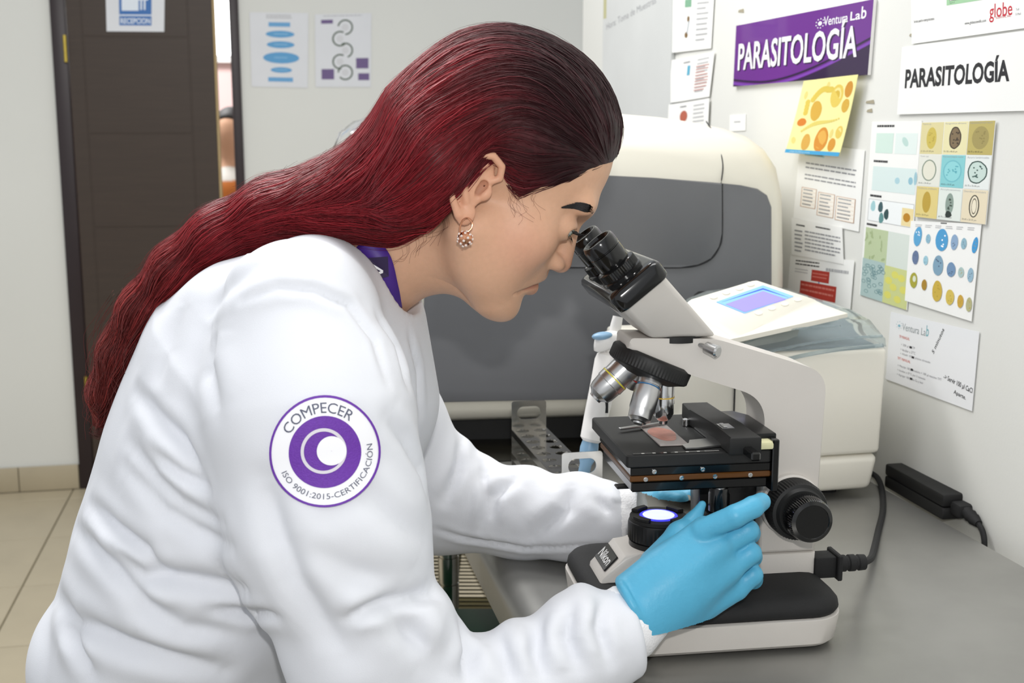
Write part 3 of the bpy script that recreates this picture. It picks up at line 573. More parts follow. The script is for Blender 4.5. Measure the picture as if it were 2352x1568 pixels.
# ------------------------------------------------------------------ steel work table
tb = thing('steel_work_table', 'grey stainless steel work table along the white wall', 'table', RM(0.28, -0.4, 0), ANG)
TR, TD0, TD1 = WALL_R - 0.028, -1.15, 0.386
def rprism(pts, d0, d1, bev=0.0):
    b = NB(); prism(b, [(p, q) for p, q in pts], d0, d1, 'y', bev, 2, ROOM); return b
edge = [(TR, TABLE_Z), (0.004, TABLE_Z)]
for k in range(9):
    t = math.radians(90 * k / 8); edge.append((0.002 - 0.030 * math.sin(t), TABLE_Z - 0.026 + 0.026 * math.cos(t)))
edge += [(-0.028, TABLE_Z - 0.055), (-0.022, TABLE_Z - 0.055), (-0.022, TABLE_Z - 0.03), (0.01, TABLE_Z - 0.02), (TR, TABLE_Z - 0.02)]
obj('table_top', rprism(edge, TD0, TD1), 'steel', tb, True)
for r_ in (0.13, TR - 0.06):
    for d_ in (TD0 + 0.06, TD1 - 0.08):
        g = NB(); lathe(g, [(0.02, 0.0), (0.02, TABLE_Z - 0.021)], RM(r_, d_, 0), (0, 0, 1), 16); obj('leg', g, 'steel', tb, True)
# black bench carrying the analyser
bt = thing('black_bench', 'black stone topped bench under the large analyser', 'bench', RM(0.2, 0.9, 0), ANG)
obj('bench_top', rbox(NB(), (-0.42, 0.392, TABLE_Z - 0.04), (WALL_R - 0.012, 1.35, TABLE_Z), 0.004), 'black_stone', bt, True)
px0 = PY(1030, 1280, 2.0)
def post_at(x, y):
    g = NB(); prof = [(.0185, 0)]
    for k in range(16): z_ = .02 + .05 * k; prof += [(.0185, z_), (.0165, z_ + .001), (.0165, z_ + .003), (.0185, z_ + .004)]
    prof.append((.0185, TABLE_Z - .041)); lathe(g, prof, (x, y, 0), (0, 0, 1), 20); obj('chrome_leg', g, 'bright_steel', bt, True, 50)
for q in ((px0[0], 2.0), (px0[0] - .2, 2.52), (.33, 2.05), (.2, 2.6)): post_at(*q)
g = NB()
for k in range(36): tube(g, [(px0[0] - .3, 1.98 + .02 * k, .52), (px0[0] + .45, 1.98 + .02 * k, .52)], .0045, 5)
for x_ in (px0[0] - .28, px0[0], px0[0] + .23, px0[0] + .43): tube(g, [(x_, 1.97, .514), (x_, 2.7, .514)], .004, 5)
tag(obj('wire_deck', g, 'wire', bt, True, 60), kind='stuff')
mat('kraft', '6e6338', 0.8, var=.2, vscale=8); obj('lower_shelf', box(NB(), (px0[0] - .3, 1.98, .30), (px0[0] + .45, 2.7, .31)), 'kraft', bt, True)
lg = PY(1168, 1380, 2.0); obj('brace', lathe(NB(), [(.009, 0), (.009, TABLE_Z - .041)], (lg[0], 2.02, 0), (0, 0, 1), 12), 'bright_steel', bt, True)

# ------------------------------------------------------------------ large analyser
AY = 1.80; ac = PY(1376, 700, AY); AA = math.radians(4)
an = thing('laboratory_analyser', 'large white analyser with dark grey front panel behind the microscope', 'analyser', (ac[0], ac[1], TABLE_Z), AA)
ax = np.array([math.cos(AA), math.sin(AA), 0]); ay = np.array([-math.sin(AA), math.cos(AA), 0]); a0 = np.array([ac[0], ac[1], TABLE_Z])
def AL(px, py, dy=0.0):
    q = PP(px, py, a0 + ay * dy, ay) - a0; return float(q @ ax), float(q[2])
half = [(1376, 254), (1450, 256), (1540, 264), (1622, 277), (1690, 292), (1740, 312), (1775, 342), (1798, 385), (1811, 450), (1814, 600), (1813, 900), (1808, 940), (1792, 962), (1740, 968), (1376, 968)]
hp = [AL(*p) for p in half]; outl = hp + [(-x, z) for x, z in hp[-2:0:-1]]
cx_, cz_ = 0.0, sum(z for x, z in outl) / len(outl)
zt = max(z for x, z in outl); zp = AL(1500, 405)[1]
def ringA(inset, y, lean):
    W = max(x for x, z in outl); Hh = (zt - min(z for x, z in outl)) / 2; out = []
    for x, z in outl:
        x2 = x * (1 - inset / W); z2 = cz_ + (z - cz_) * (1 - inset / Hh)
        k = max(0.0, (z2 - zp) / (zt - zp)); out.append((x2, y + lean * k * k, z2))
    return out
g = NB(); rings(g, [ringA(0.02, 0.29, 0), ringA(0.006, 0.28, 0), ringA(0.0, 0.10, 0.05), ringA(0.002, 0.03, 0.075), ringA(0.010, 0.008, 0.075), ringA(0.022, 0.0, 0.075), ringA(0.045, 0.0, 0.075), ringA(0.075, 0.0, 0.05), ringA(0.2, 0.0, 0.0)]); obj('housing', g, 'cream_shell', an, smooth=50)
def apoly(pts, y0, y1, m, name, par, bev=0.002):
    g = NB(); prism(g, pts, y0, y1, 'y', bev, 2); return obj(name, g, m, par)
right = [(1376, 402), (1500, 408), (1640, 419), (1700, 425), (1738, 433), (1760, 448), (1770, 475), (1771, 880), (1766, 902), (1750, 911), (1376, 914)]
rp = [AL(*p) for p in right]; pan = apoly(rp + [(-x, z) for x, z in rp[-2:0:-1]], -0.006, 0.02, 'grey_panel', 'front_panel', an)
updoor = [(945, 406), (1376, 404), (1500, 409), (1655, 421), (1655, 535), (1648, 566), (1630, 592), (1600, 607), (1560, 612), (945, 612)]
up = apoly([AL(*p) for p in updoor], -0.010, -0.0055, 'grey_panel', 'upper_door', an, 0.0015)
pth = smooth_path([AL(*p) + (0,) for p in [(1656, 421), (1656, 535), (1649, 567), (1631, 593), (1600, 608), (1560, 613), (1500, 613), (1400, 613), (1200, 613), (945, 613)]], 6)
obj('door_seam', tube(NB(), [(p[0], -0.0075, p[1]) for p in pth], 0.0012, 6), 'seam', up)
lid = []
for px_, py_, dy in ((1656, 421, -0.004), (1660, 380, 0.003), (1652, 340, 0.018), (1638, 305, 0.045), (1622, 279, 0.085)):
    q = PP(px_, py_, a0 + ay * dy, ay) - a0; lid.append((float(q @ ax), dy - 0.001, float(q[2])))
obj('lid_seam', tube(NB(), smooth_path(lid, 5), 0.0010, 6), 'seam', an)
hr = [AL(*p) for p in ((1590, 690), (1592, 676), (1602, 668), (1700, 664), (1700, 700), (1590, 704))]; apoly(hr, -0.009, -0.005, 'black_matte', 'handle_recess', an, 0.001)
g = NB(); box(g, (-0.26, 0.05, 0.0), (0.26, 0.26, zt - 0.47), 0.0)
for x_ in (-0.22, 0.22):
    for y_ in (0.07, 0.22): pass
obj('plinth', g, 'black_matte', an)

# ------------------------------------------------------------------ cream coagulation device with screen pod and clear lid
dvr = PZ(2010, 1145, TABLE_Z); DA = math.radians(13); dx = np.array([math.cos(DA), math.sin(DA), 0]); dy_ = np.array([-math.sin(DA), math.cos(DA), 0])
DW, DD = 0.295, 0.27; dv0 = np.array([dvr[0], dvr[1], TABLE_Z]) - dx * DW / 2
dev = thing('coagulation_analyser', 'cream benchtop device with blue lit screen and clear lid', 'analyser', dv0, DA)
def DL(px, py, dy=0.0): q = PP(px, py, dv0 + dy_ * dy, dy_) - dv0; return float(q @ dx), float(q[2])
hb = DL(2030, 800)[1]; hs = DL(1950, 1046)[1]; w2 = DW / 2
g = NB(); hexa(g, [(-w2 + .004, .004, .012), (w2 - .004, .004, .012), (w2 - .004, DD, .012), (-w2 + .004, DD, .012), (-w2, 0, hs - .001), (w2 + .004, 0, hs - .001), (w2 + .004, DD, hs - .001), (-w2, DD, hs - .001)], 0.010, 3); obj('lower_housing', g, 'cream_plastic', dev)
g = NB(); hexa(g, [(-w2, 0, hs), (w2 + .004, 0, hs), (w2 + .004, DD, hs), (-w2, DD, hs), (-w2, 0.004, hb), (w2 + .010, 0.004, hb), (w2 + .010, DD, hb), (-w2, DD, hb)], 0.007, 3); uh = obj('upper_housing', g, 'cream_plastic', dev)
sx = DL(1687, 930)[0]; obj('panel_seam', box(NB(), (sx - .0006, -.0006, .02), (sx + .0006, .002, hb - .01)), 'seam', uh)
for x_ in (-w2 + .05, w2 - .045):
    for y_ in (.05, DD - .05):
        obj('foot', lathe(NB(), [(.013, 0), (.015, .014)], (x_, y_, 0), (0, 0, 1), 16), 'rubber', dev)
# clear lid: hollow shell with a thickened rim and a raised fold
def lidring(ins, z, tilt): return [(-w2 + .10 + ins, .006 + ins, z + tilt * 0.2), (w2 + .008 - ins * .7, .006 + ins, z), (w2 + .008 - ins * .7, DD - .01 - ins * .5, z + .005), (-w2 + .10 + ins, DD - .01 - ins * .5, z + .005)]
g = NB(); rings(g, [lidring(0, hb + .001, 0), lidring(.002, hb + .012, .02), lidring(.004, hb + .014, .03), lidring(.02, hb + .034, .06), lidring(.045, hb + .046, .06), lidring(.07, hb + .050, .06)], False, True); lidc = obj('clear_lid', g, 'clear_cover', dev, smooth=60)
for za, zb, m_ in ((.012, .012, 'r'), (.034, .032, 's')):
    pass
P_ = lambda px, py, yy: (lambda q: (float(q @ dx), float(q @ dy_), float(q[2])))(PP(px, py, dv0 + dy_ * yy, dy_) - dv0)
for path, r_ in (([(1745, 812), (1800, 800), (1870, 786), (1950, 776), (2026, 772)], .0018), ([(1790, 830), (1850, 815), (1930, 802), (2028, 793)], .0028), ([(1700, 792), (1760, 770), (1830, 755), (1930, 748)], .0012)):
    obj('lid_rib', tube(NB(), smooth_path([P_(x, y, 0.0) for x, y in path], 5), r_, 8), 'clear_cover', lidc)
obj('under_lid_sheet', box(NB(), (-w2 + .115, .014, hb - .004), (w2 - .004, DD - .03, hb + .004), .002, 1), 'under_lid_grey', dev)  # grey slab added to darken the housing top under the clear lid
# sloping screen pod on top
pD = PY(1694, 772, 1.455); pC = PY(1866, 685, 1.56); pA = PY(1585, 690, 1.50)
pn = np.cross(pC - pD, pA - pD); pn /= np.linalg.norm(pn)
if pn[2] < 0: pn = -pn
pB = PP(1738, 643, pD, pn)
loc = lambda p: (lambda q: (float(q @ dx), float(q @ dy_), float(q[2])))(np.array(p) - dv0)
low = lambda p, k=.05: (lambda q: (q[0], q[1], max(hb + .002, q[2] - k)))(loc(p))
fD = PY(1690, 793, 1.45); 
# the pod's front skirt bows and its right end dips: build from a curved grid
g = NB(); N = 20; topg = []
for i in range(N + 1):
    t = -0.015 + 1.075 * i / N; a_ = pA * (1 - t) + pB * t; b_ = pD * (1 - t) + pC * t; e_ = max(0, (t - .97) / .09, (.02 - t) / .04)
    sag = -0.006 * e_ * e_; bt = PY(1668, 792, 1.432) * (1 - t) + PY(1932, 733, 1.535) * t; dn = lambda p, k: p - pn * k; ab = a_ - b_; bow = .030 + .006 * math.sin(3.1 * t)
    topg.append([loc(dn(a_, .005 - sag) + ab * .05), loc(dn(a_, .001 - sag) + ab * .025), loc(dn(a_, -sag)), loc(dn(b_, -sag)), loc(dn(b_, .0012 - sag) - ab * .025), loc(dn(b_, .004 - sag) * .72 + (bt + ZZ * .010) * .28), loc(bt + ZZ * .006), loc(bt), loc(dn(a_, .034) + ab * .05)])
V = [[g.verts.new(p) for p in row] for row in topg]
for i in range(N):
    for j in range(9): g.faces.new([V[i][j], V[i][(j + 1) % 9], V[i + 1][(j + 1) % 9], V[i + 1][j]])
g.faces.new(V[0]); g.faces.new(V[-1][::-1]); pod = obj('screen_pod', g, 'cream_plastic', dev, smooth=50)
pb_ = [loc(pA * (1 - t) * (1 - q) + pB * t * (1 - q) + pD * (1 - t) * q + pC * t * q - pn * .030) for t, q in ((.1, .95), (.92, .95), (.92, .1), (.1, .1))]
g = NB(); hexa(g, [(x, max(y, .012), hb - .002) for x, y, z in pb_] + [(x, max(y, .012), max(z, hb + .004)) for x, y, z in pb_], .003); obj('pod_pedestal', g, 'cream_plastic', dev)
OP = lambda px, py, l=0.0008: loc(PP(px, py, pD, pn) + pn * l)
def quad(name, pts, m, par, l): return pyd(name, [OP(x, y, l) for x, y in pts] + [OP(x, y, l - .0015) for x, y in pts], [(3, 2, 1, 0), (4, 5, 6, 7), (0, 1, 5, 4), (1, 2, 6, 5), (2, 3, 7, 6), (3, 0, 4, 7)], m, par)
quad('screen_bezel', [(1645, 694), (1752, 656), (1822, 681), (1710, 720)], 'lcd_frame', pod, .0010); quad('screen_shadow', [(1657, 695), (1752, 663), (1810, 684), (1752, 666)], 'lcd_shadow', pod, .0012)  # inner shadow along the screen edge, painted as a dark blue strip
scr = quad('screen', [(1666, 700), (1752, 670), (1804, 688), (1710, 718)], 'lcd', pod, .0014)
for x, y in ((1638, 682), (1667, 672), (1697, 662), (1723, 653), (1742, 719), (1772, 708), (1802, 698), (1832, 688)):
    c = [OP(x + 9.5 * math.cos(t), y + 5.0 * math.sin(t), .0010) for t in np.linspace(0, 2 * math.pi, 16, endpoint=False)]; e = [OP(x + 9.5 * math.cos(t), y + 5.0 * math.sin(t), -.001) for t in np.linspace(0, 2 * math.pi, 16, endpoint=False)]
    pyd('button', c + e, [tuple(range(15, -1, -1))] + [(k, (k + 1) % 16, 16 + (k + 1) % 16, 16 + k) for k in range(16)], 'cream_plastic', pod)

# ------------------------------------------------------------------ steel test tube rack
kf = np.array([-0.0006, 1.6198, TABLE_Z]); kn = np.array([0.0584, 1.3442, TABLE_Z]); KL = float(np.linalg.norm(kn - kf)); kd = (kn - kf) / KL; kx = np.array([-kd[1], kd[0], 0]); KW, KH = 0.05, 0.1105
KA = math.atan2(kx[1], kx[0]); kc = kf + kx * KW / 2
rk = thing('test_tube_rack', 'empty stainless steel test tube rack behind the far sleeve', 'rack', kc, KA)
# local: x across, y = -kd (away from camera), origin centre of the far end
def endplate(y):
    g = NB(); n = 6; outer = rrect(-KW / 2, 0, KW / 2, KH, .004, n); inner = rrect(-.017, KH - .026, .017, KH - .008, .0085, n)
    plate_with_hole(g, outer, inner, y - .0008, y + .0008, lambda p, q, t: (p, t, q)); return g
sgn = -1
for y in (0, -KL): obj('end_plate', endplate(y), 'bright_steel', rk)
for zt_ in (.070, .036, .006):
    g = NB(); nx, ny = 2, 9
    for i in range(nx):
        for j in range(ny):
            cx0, cy0 = -KW / 2 + KW * i / nx, -KL + KL * j / ny; cx1, cy1 = cx0 + KW / nx, cy0 + KL / ny; mx, my = (cx0 + cx1) / 2, (cy0 + cy1) / 2
            sq = []; ci = []
            for k in range(16):
                t = 2 * math.pi * k / 16; c, s_ = math.cos(t), math.sin(t); m_ = max(abs(c), abs(s_)); sq.append((mx + c / m_ * (cx1 - cx0) / 2, my + s_ / m_ * (cy1 - cy0) / 2)); ci.append((mx + .0092 * c, my + .0092 * s_))
            if zt_ > .01: plate_with_hole(g, sq, ci, zt_, zt_ + .0012, lambda p, q, t: (p, q, t))
    if zt_ < .01: box(g, (-KW / 2, -KL, zt_), (KW / 2, 0, zt_ + .001))
    obj('tier', g, 'bright_steel', rk)
for x_ in (-KW / 2, KW / 2): 
    g = NB(); box(g, (x_ - .0006, -KL, .062), (x_ + .0006, 0, .071)); box(g, (x_ - .0006, -KL, .028), (x_ + .0006, 0, .037)); obj('tier_flange', g, 'bright_steel', rk)

# ------------------------------------------------------------------ pipette standing in the rack
pt_t = PY(1424, 705, 1.40); pt_b = PY(1338, 1100, 1.37); pdv = (pt_t - pt_b); PLn = float(np.linalg.norm(pdv)); pdv /= PLn
pt_b2 = pt_b - pdv * .06
pp = thing('pipette', 'white and blue micropipette standing upright beside the tube rack', 'pipette', pt_b2)
L0 = lambda h: tuple(pt_b + pdv * h)
g = NB(); lathe(g, [(.0095, .046), (.0135, .05), (.0145, .075), (.0155, .12), (.0165, .145), (.0150, .152), (.011, .155)], pt_b, pdv, 24); obj('handle', g, 'white_plastic', pp, True)
g = NB(); lathe(g, [(.005, .146), (.0072, .15), (.0068, .19), (.006, .2)], pt_b, pdv, 18); obj('plunger', g, 'white_plastic', pp, True)
g = NB(); lathe(g, [(.0028, -.035), (.0036, -.012), (.0052, -.008), (.0058, .004), (.0072, .008), (.0072, .018), (.0102, .026), (.0112, .038), (.0100, .046)], pt_b, pdv, 20); obj('shaft', g, 'blue_plastic', pp, True)
g = NB(); lathe(g, [(.0008, -.06), (.0030, -.034)], pt_b, pdv, 12); obj('tip', g, 'white_plastic', pp, True)
hk = smooth_path([PY(x, y, 1.385) for x, y in ((1436, 790), (1416, 781), (1396, 781), (1378, 789), (1365, 788))], 6)
g = NB(); tube(g, hk, [.0085 + .0025 * math.sin(math.pi * k / (len(hk) - 1)) - (.004 if k == len(hk) - 1 else 0) for k in range(len(hk))], 14); obj('finger_hook', g, 'white_plastic', pp, True, 80)
g = NB(); bmesh.ops.create_uvsphere(g, u_segments=20, v_segments=12, radius=1.0, matrix=Matrix.Translation(Vector(PY(1383, 771, 1.379))) @ Matrix.Rotation(-.12, 4, 'Y') @ Matrix.Diagonal((.0125, .009, .0048, 1))); obj('hook_pad', g, 'blue_plastic', pp, True, 80)
sl = PY(1392, 925, 1.372); g = NB(); box(g, tuple(sl - np.array([.0015, .002, .012])), tuple(sl + np.array([.0025, .002, .016]))); obj('volume_window', g, 'black_matte', pp, True)

# ------------------------------------------------------------------ power brick and cords on the table
b0 = PZ(2030, 1118, TABLE_Z); b1 = PZ(2163, 1196, TABLE_Z); ba = math.atan2(b1[1] - b0[1], b1[0] - b0[0]); BL = float(np.linalg.norm(b1 - b0)); 
bk = thing('power_adapter', 'black power adapter brick lying at the wall edge of the table', 'adapter', b0, ba)
g = NB(); box(g, (0, 0.000, .0006), (BL, .045, .017), .003, 2); obj('lower_shell', g, 'black_matte', bk)
g = NB(); box(g, (0, 0.000, .0175), (BL, .045, .034), .003, 2); obj('upper_shell', g, 'black_matte', bk)
g = NB(); box(g, (BL - .002, .010, .008), (BL + .022, .032, .026), .004, 2); lathe(g, [(.008, .0), (.007, .008), (.0085, .009), (.0065, .016), (.008, .017), (.005, .028)], (BL + .020, .021, .017), (1, 0, -.25), 14); plug = obj('plug', g, 'rubber', bk)
wl = lambda x, y, z: tuple(b0 + np.array([math.cos(ba), math.sin(ba), 0]) * x + np.array([-math.sin(ba), math.cos(ba), 0]) * y + ZZ * z)
obj('cable', tube(NB(), smooth_path([wl(BL + .044, .021, .012), wl(BL + .058, .021, .002), wl(BL + .066, .019, -.02), wl(BL + .068, .018, -.1)], 6), .0036, 8), 'rubber', bk, True)

# ------------------------------------------------------------------ green bin seen under the table edge
gb = PZ(1000, 1395, .62); ge = PZ(1186, 1395, .62)
gn = thing('green_bin', 'dark green plastic bin with flat lid below the table', 'bin', ((gb[0] + ge[0]) / 2, 1.75, 0))
g = NB(); hexa(g, [(ge[0] - .30, 1.60, 0), (ge[0] - .02, 1.60, 0), (ge[0] - .02, 1.86, 0), (ge[0] - .30, 1.86, 0), (ge[0] - .33, 1.58, .59), (ge[0] + .005, 1.58, .59), (ge[0] + .005, 1.88, .59), (ge[0] - .33, 1.88, .59)], .01); obj('bin_body', g, 'green_plastic', gn, True)
g = NB(); hexa(g, [(ge[0] - .34, 1.57, .591), (ge[0] + .018, 1.57, .591), (ge[0] + .006, 1.89, .591), (ge[0] - .34, 1.89, .591), (ge[0] - .335, 1.575, .62), (ge[0] + .016, 1.575, .62), (ge[0] + .003, 1.888, .62), (ge[0] - .335, 1.888, .62)], .005); obj('lid', g, 'green_plastic', gn, True)

# ------------------------------------------------------------------ microscope (local frame: x from eyepieces to column, y away, z up)
MA = math.radians(8.4); mo = np.array([.1855, 1.1256, TABLE_Z])
mu = np.array([math.cos(MA), math.sin(MA), 0]); mv = np.array([-math.sin(MA), math.cos(MA), 0])
mc = thing('microscope', 'off-white binocular laboratory microscope with black stage and base pads', 'microscope', mo, MA)
def MW(u, v, z): return mo + mu * u + mv * v + ZZ * z
def RL(x0, y0, x1, y1, r, z): return [(p, q, z) for p, q in rrect(x0, y0, x1, y1, r, 8)]
g = NB(); rings(g, [RL(-.112, -.094, .112, .094, .03, .004), RL(-.118, -.0985, .116, .0985, .034, .008), RL(-.121, -.101, .119, .101, .036, .028), RL(-.121, -.101, .119, .101, .036, .032), RL(-.118, -.098, .116, .098, .034, .033)]); obj('base', g, 'mic_white', mc, smooth=40)
def padring(ins, z): 
    out = []
    for p, q in rrect(-.1195 + ins, -.0995 + ins, .1185 - ins, .0995 - ins, .035 - ins * .6, 8): out.append((p, q, z + .010 * max(0, (p + .02) / .14) * 0))
    return out
g = NB(); rings(g, [padring(.002, .0335), padring(0, .037), padring(.001, .043), padring(.005, .048), padring(.012, .0505), padring(.022, .0515), padring(.05, .0515)]); obj('base_pad', g, 'rubber', mc, smooth=60)
for x_, y_ in ((.09, -.075), (-.085, -.075), (.09, .075), (-.085, .075)): obj('foot', lathe(NB(), [(.009, 0), (.011, .006)], (x_, y_, 0), (0, 0, 1), 16), 'rubber', mc)
# central housing with slanted front and maker's badge
hw_ = .028
g = NB(); prism(g, [(-.106, .045), (-.104, .055), (-.081, .078), (-.066, .079), (.054, .077), (.054, .045)], -hw_, hw_, 'y', .004, 2); obj('lamp_housing', g, 'mic_white', mc)
nd = Vector((-.026, 0, -.026)).normalized(); nu = Vector((-.026, 0, .026)).normalized() ; 
fc = Vector((-.0925, 0, .0665)); up_ = Vector((.026, 0, .026)).normalized(); rt = Vector((0, -1, 0)); nn = Vector((-.707, 0, .707))
bd = NB(); hexa(bd, [fc + rt * a_ * .021 + up_ * b_ * .0095 + nn * c_ for c_ in (.0, .0022) for a_, b_ in ((-1, -1), (1, -1), (1, 1), (-1, 1))], .0008, 1); badge = obj('badge', bd, 'black_gloss', mc)
gv, gf = text_verts('Nikon', .02); lo, hi = gv.min(0), gv.max(0)
pyd('lettering', [fc + rt * ((p[0] - lo[0]) / (hi[0] - lo[0]) - .5) * .036 + up_ * ((p[1] - lo[1]) / (hi[1] - lo[1]) - .5) * .0105 + nn * .0024 for p in gv], gf, flat('d9d9d9').name, badge, smooth=None)
# illuminator
IU = -.041
g = NB(); lathe(g, [(.0305, .058), (.0305, .0705)], (IU, 0, 0), (0, 0, 1), 40); obj('lamp_collar', g, 'black_matte', mc)
g = NB(); lathe(g, [(.029, .07), (.029, .084), (.0275, .0845), (.0275, .0855), (.030, .086), (.030, .1015), (.0292, .1035), (.027, .1045)], (IU, 0, 0), (0, 0, 1), 96, (4, 5, .0007)); ill = obj('illuminator', g, 'black_paint', mc)
g = NB(); plate_with_hole(g, [(IU + .0285 * math.cos(t), .0285 * math.sin(t)) for t in np.linspace(0, 2 * math.pi, 40, endpoint=False)], [(IU + .019 * math.cos(t), .019 * math.sin(t)) for t in np.linspace(0, 2 * math.pi, 40, endpoint=False)], .104, .1075, lambda p, q, t: (p, q, t)); obj('lens_ring', g, 'black_matte', ill)
for a_ in range(4):
    t0_ = math.radians(35 + 90 * a_); g = NB(); prism(g, [(IU + r_ * math.cos(t0_ + k), r_ * math.sin(t0_ + k)) for r_, k in ((.0285, -.35), (.0285, 0), (.0285, .35), (.022, .35), (.022, 0), (.022, -.35))], .1075, .1105, 'z', .0004, 1); obj('lens_claw', g, 'black_matte', ill)
g = NB(); lathe(g, [(.0185, .1045), (.0185, .107), (.015, .1088), (.009, .1100), (.002, .1105)], (IU, 0, 0), (0, 0, 1), 32); fl_ = obj('field_lens', g, 'lamp_lens', ill); obj('lens_rim', lathe(NB(), [(.0182, .1070), (.0190, .1078), (.0182, .1084), (.0170, .1084)], (IU, 0, 0), (0, 0, 1), 32), 'lamp_rim', ill)
obj('lamp_screw', lathe(NB(), [(.0045, 0), (.0045, .004), (.003, .005)], (IU - .012, -.0265, .078), (-.35, -1, 0), 14), 'chrome', ill)
# column and arm
def round_poly(pts, n=10):
    out = []; N = len(pts)
    for i, (x, y, r_) in enumerate(pts):
        if r_ == 0: out.append((x, y)); continue
        p = np.array((x, y)); a_ = np.array(pts[i - 1][:2]) - p; b_ = np.array(pts[(i + 1) % N][:2]) - p; la, lb = np.linalg.norm(a_), np.linalg.norm(b_); k = min(r_, la * .45, lb * .45)
        s0, s1 = p + a_ / la * k, p + b_ / lb * k
        for j in range(n + 1): t = j / n; out.append(tuple((1 - t) ** 2 * s0 + 2 * t * (1 - t) * p + t * t * s1))
    return out
arm = round_poly([(.0535, .072, 0), (.1125, .072, 0), (.1160, .252, .022), (.072, .2665, .02), (.004, .2878, .01), (-.079, .2905, .004), (-.081, .2805, 0), (-.018, .2530, .004), (.0555, .2285, .026)])
g = NB(); prism(g, arm, -.026, .026, 'y', .0035, 3); obj('arm', g, 'mic_white', mc, smooth=30)
g = NB(); prism(g, [(.0525, .045), (.1120, .045), (.1125, .0712), (.0525, .0712)], -.0268, .0268, 'y', .002, 2); obj('column_foot', g, 'mic_white', mc)
# coaxial focus knobs, both sides
for sy in (-1, 1):
    kc_ = (.083, .026 * sy, .1225); ax_ = (0, sy, 0)
    obj('knob_collar', lathe(NB(), [(.0305, 0), (.0305, .006), (.029, .008)], kc_, ax_, 40), 'mic_white', mc)
    big = obj('coarse_focus_knob', lathe(NB(), [(.0285, .008), (.0290, .010), (.0290, .026), (.0275, .029), (.0245, .030), (.0225, .034)], kc_, ax_, 120, (1, 2, .0010)), 'black_matte', mc, smooth=25)
    obj('fine_focus_knob', lathe(NB(), [(.0175, .030), (.0205, .036), (.0215, .040), (.0215, .054), (.0200, .058), (.0165, .0595), (.0160, .0588), (.0015, .0588)], kc_, ax_, 120, (1, 3, .0007)), 'black_gloss', big, smooth=25)
# stage
g = NB(); prism(g, rrect(-.0925, -.0725, .046, .0805, .004, 3), .178, .190, 'z', .0012, 1); stg = obj('stage', g, 'black_matte', mc)
g = NB(); box(g, (-.088, -.070, .1695), (.046, .06, .178), .001, 1); obj('stage_bearing', g, 'black_gloss', mc)
g = NB(); box(g, (-.0885, -.0705, .1640), (.046, .055, .1695), .001, 1); obj('guide_strip', g, 'amber', mc)
g = NB(); box(g, (-.0865, -.068, .1535), (.044, .05, .1635), .0015, 1); obj('stage_carrier', g, 'black_gloss', mc)
for u_, z_ in ((-.066, .1735), (-.020, .1738), (-.074, .1665), (-.040, .1665), (-.008, .1665), (.026, .1665)):
    obj('screw', lathe(NB(), [(.0022, 0), (.0022, .0012), (.0012, .0013), (.0010, .0006)], (u_, -.0702, z_), (0, -1, 0), 12), 'chrome', stg)
obj('scale_strip', box(NB(), (-.086, -.0705, .1901), (-.005, -.066, .1905)), 'black_gloss', stg)
g = NB()
for k in range(6): box(g, (-.078 + .0105 * k, -.0700, .1906), (-.0752 + .0105 * k, -.068, .1908))
for k in range(14): box(g, (-.018 + .001 * k, -.0700, .1906), (-.0176 + .001 * k, -.068, .1908))
obj('scale_marks', g, flat('c9c9c4').name, stg)
# mechanical slide carriage
g = NB(); prism(g, [(.0, -.086), (.03, -.086), (.03, -.03), (.026, .02), (.026, .062), (-.001, .062), (-.004, .03), (.004, -.03)], .1905, .2065, 'z', .0015, 2); car = obj('slide_carriage', g, 'black_matte', mc)
g = NB(); prism(g, [(.028, -.06), (.054, -.06), (.054, .015), (.044, .035), (.028, .035)], .1905, .203, 'z', .0015, 2); obj('carriage_block', g, 'black_paint', mc)
g = NB(); box(g, (.046, -.074, .150), (.0525, -.05, .200), .001, 1); obj('carriage_side', g, 'black_gloss', mc)
g = NB(); box(g, (.032, -.0735, .1906), (.053, -.058, .198), .002, 2); obj('carriage_end_cap', g, flat('d6d2a8').name, mc)
g = NB(); box(g, (.013, -.108, .190), (.022, -.084, .198), .0015, 1); obj('carriage_rack', g, 'black_gloss', car)
g = NB(); box(g, (.004, -.052, .2066), (.016, -.034, .2072), 0); box(g, (.006, -.050, .2072), (.010, -.036, .2085), .0004, 1); obj('carriage_catch', g, 'brushed', car)
g = NB(); prism(g, [(-.022, -.062), (.004, -.056), (.004, .028), (-.002, .028), (-.002, -.03), (-.022, -.034), (-.026, -.045), (-.034, -.05), (-.034, -.062)], .1908, .1925, 'z', 0); obj('slide_holder', g, 'brushed', stg)
g = NB(); prism(g, [(-.078, .012), (-.048, .022), (-.028, .03), (-.028, .034), (-.05, .027), (-.079, .016)], .1925, .1945, 'z', .0004, 1); obj('clip_finger', g, 'brushed', stg)
g = NB(); lathe(g, [(.004, .1905), (.004, .197), (.002, .198)], (-.006, .03, 0), (0, 0, 1), 14); obj('clip_pivot', g, 'chrome', stg)
obj('aperture', lathe(NB(), [(.012, .1901), (.012, .1904)], (-.037, 0, 0), (0, 0, 1), 28), flat('e8b8a8').name, stg)
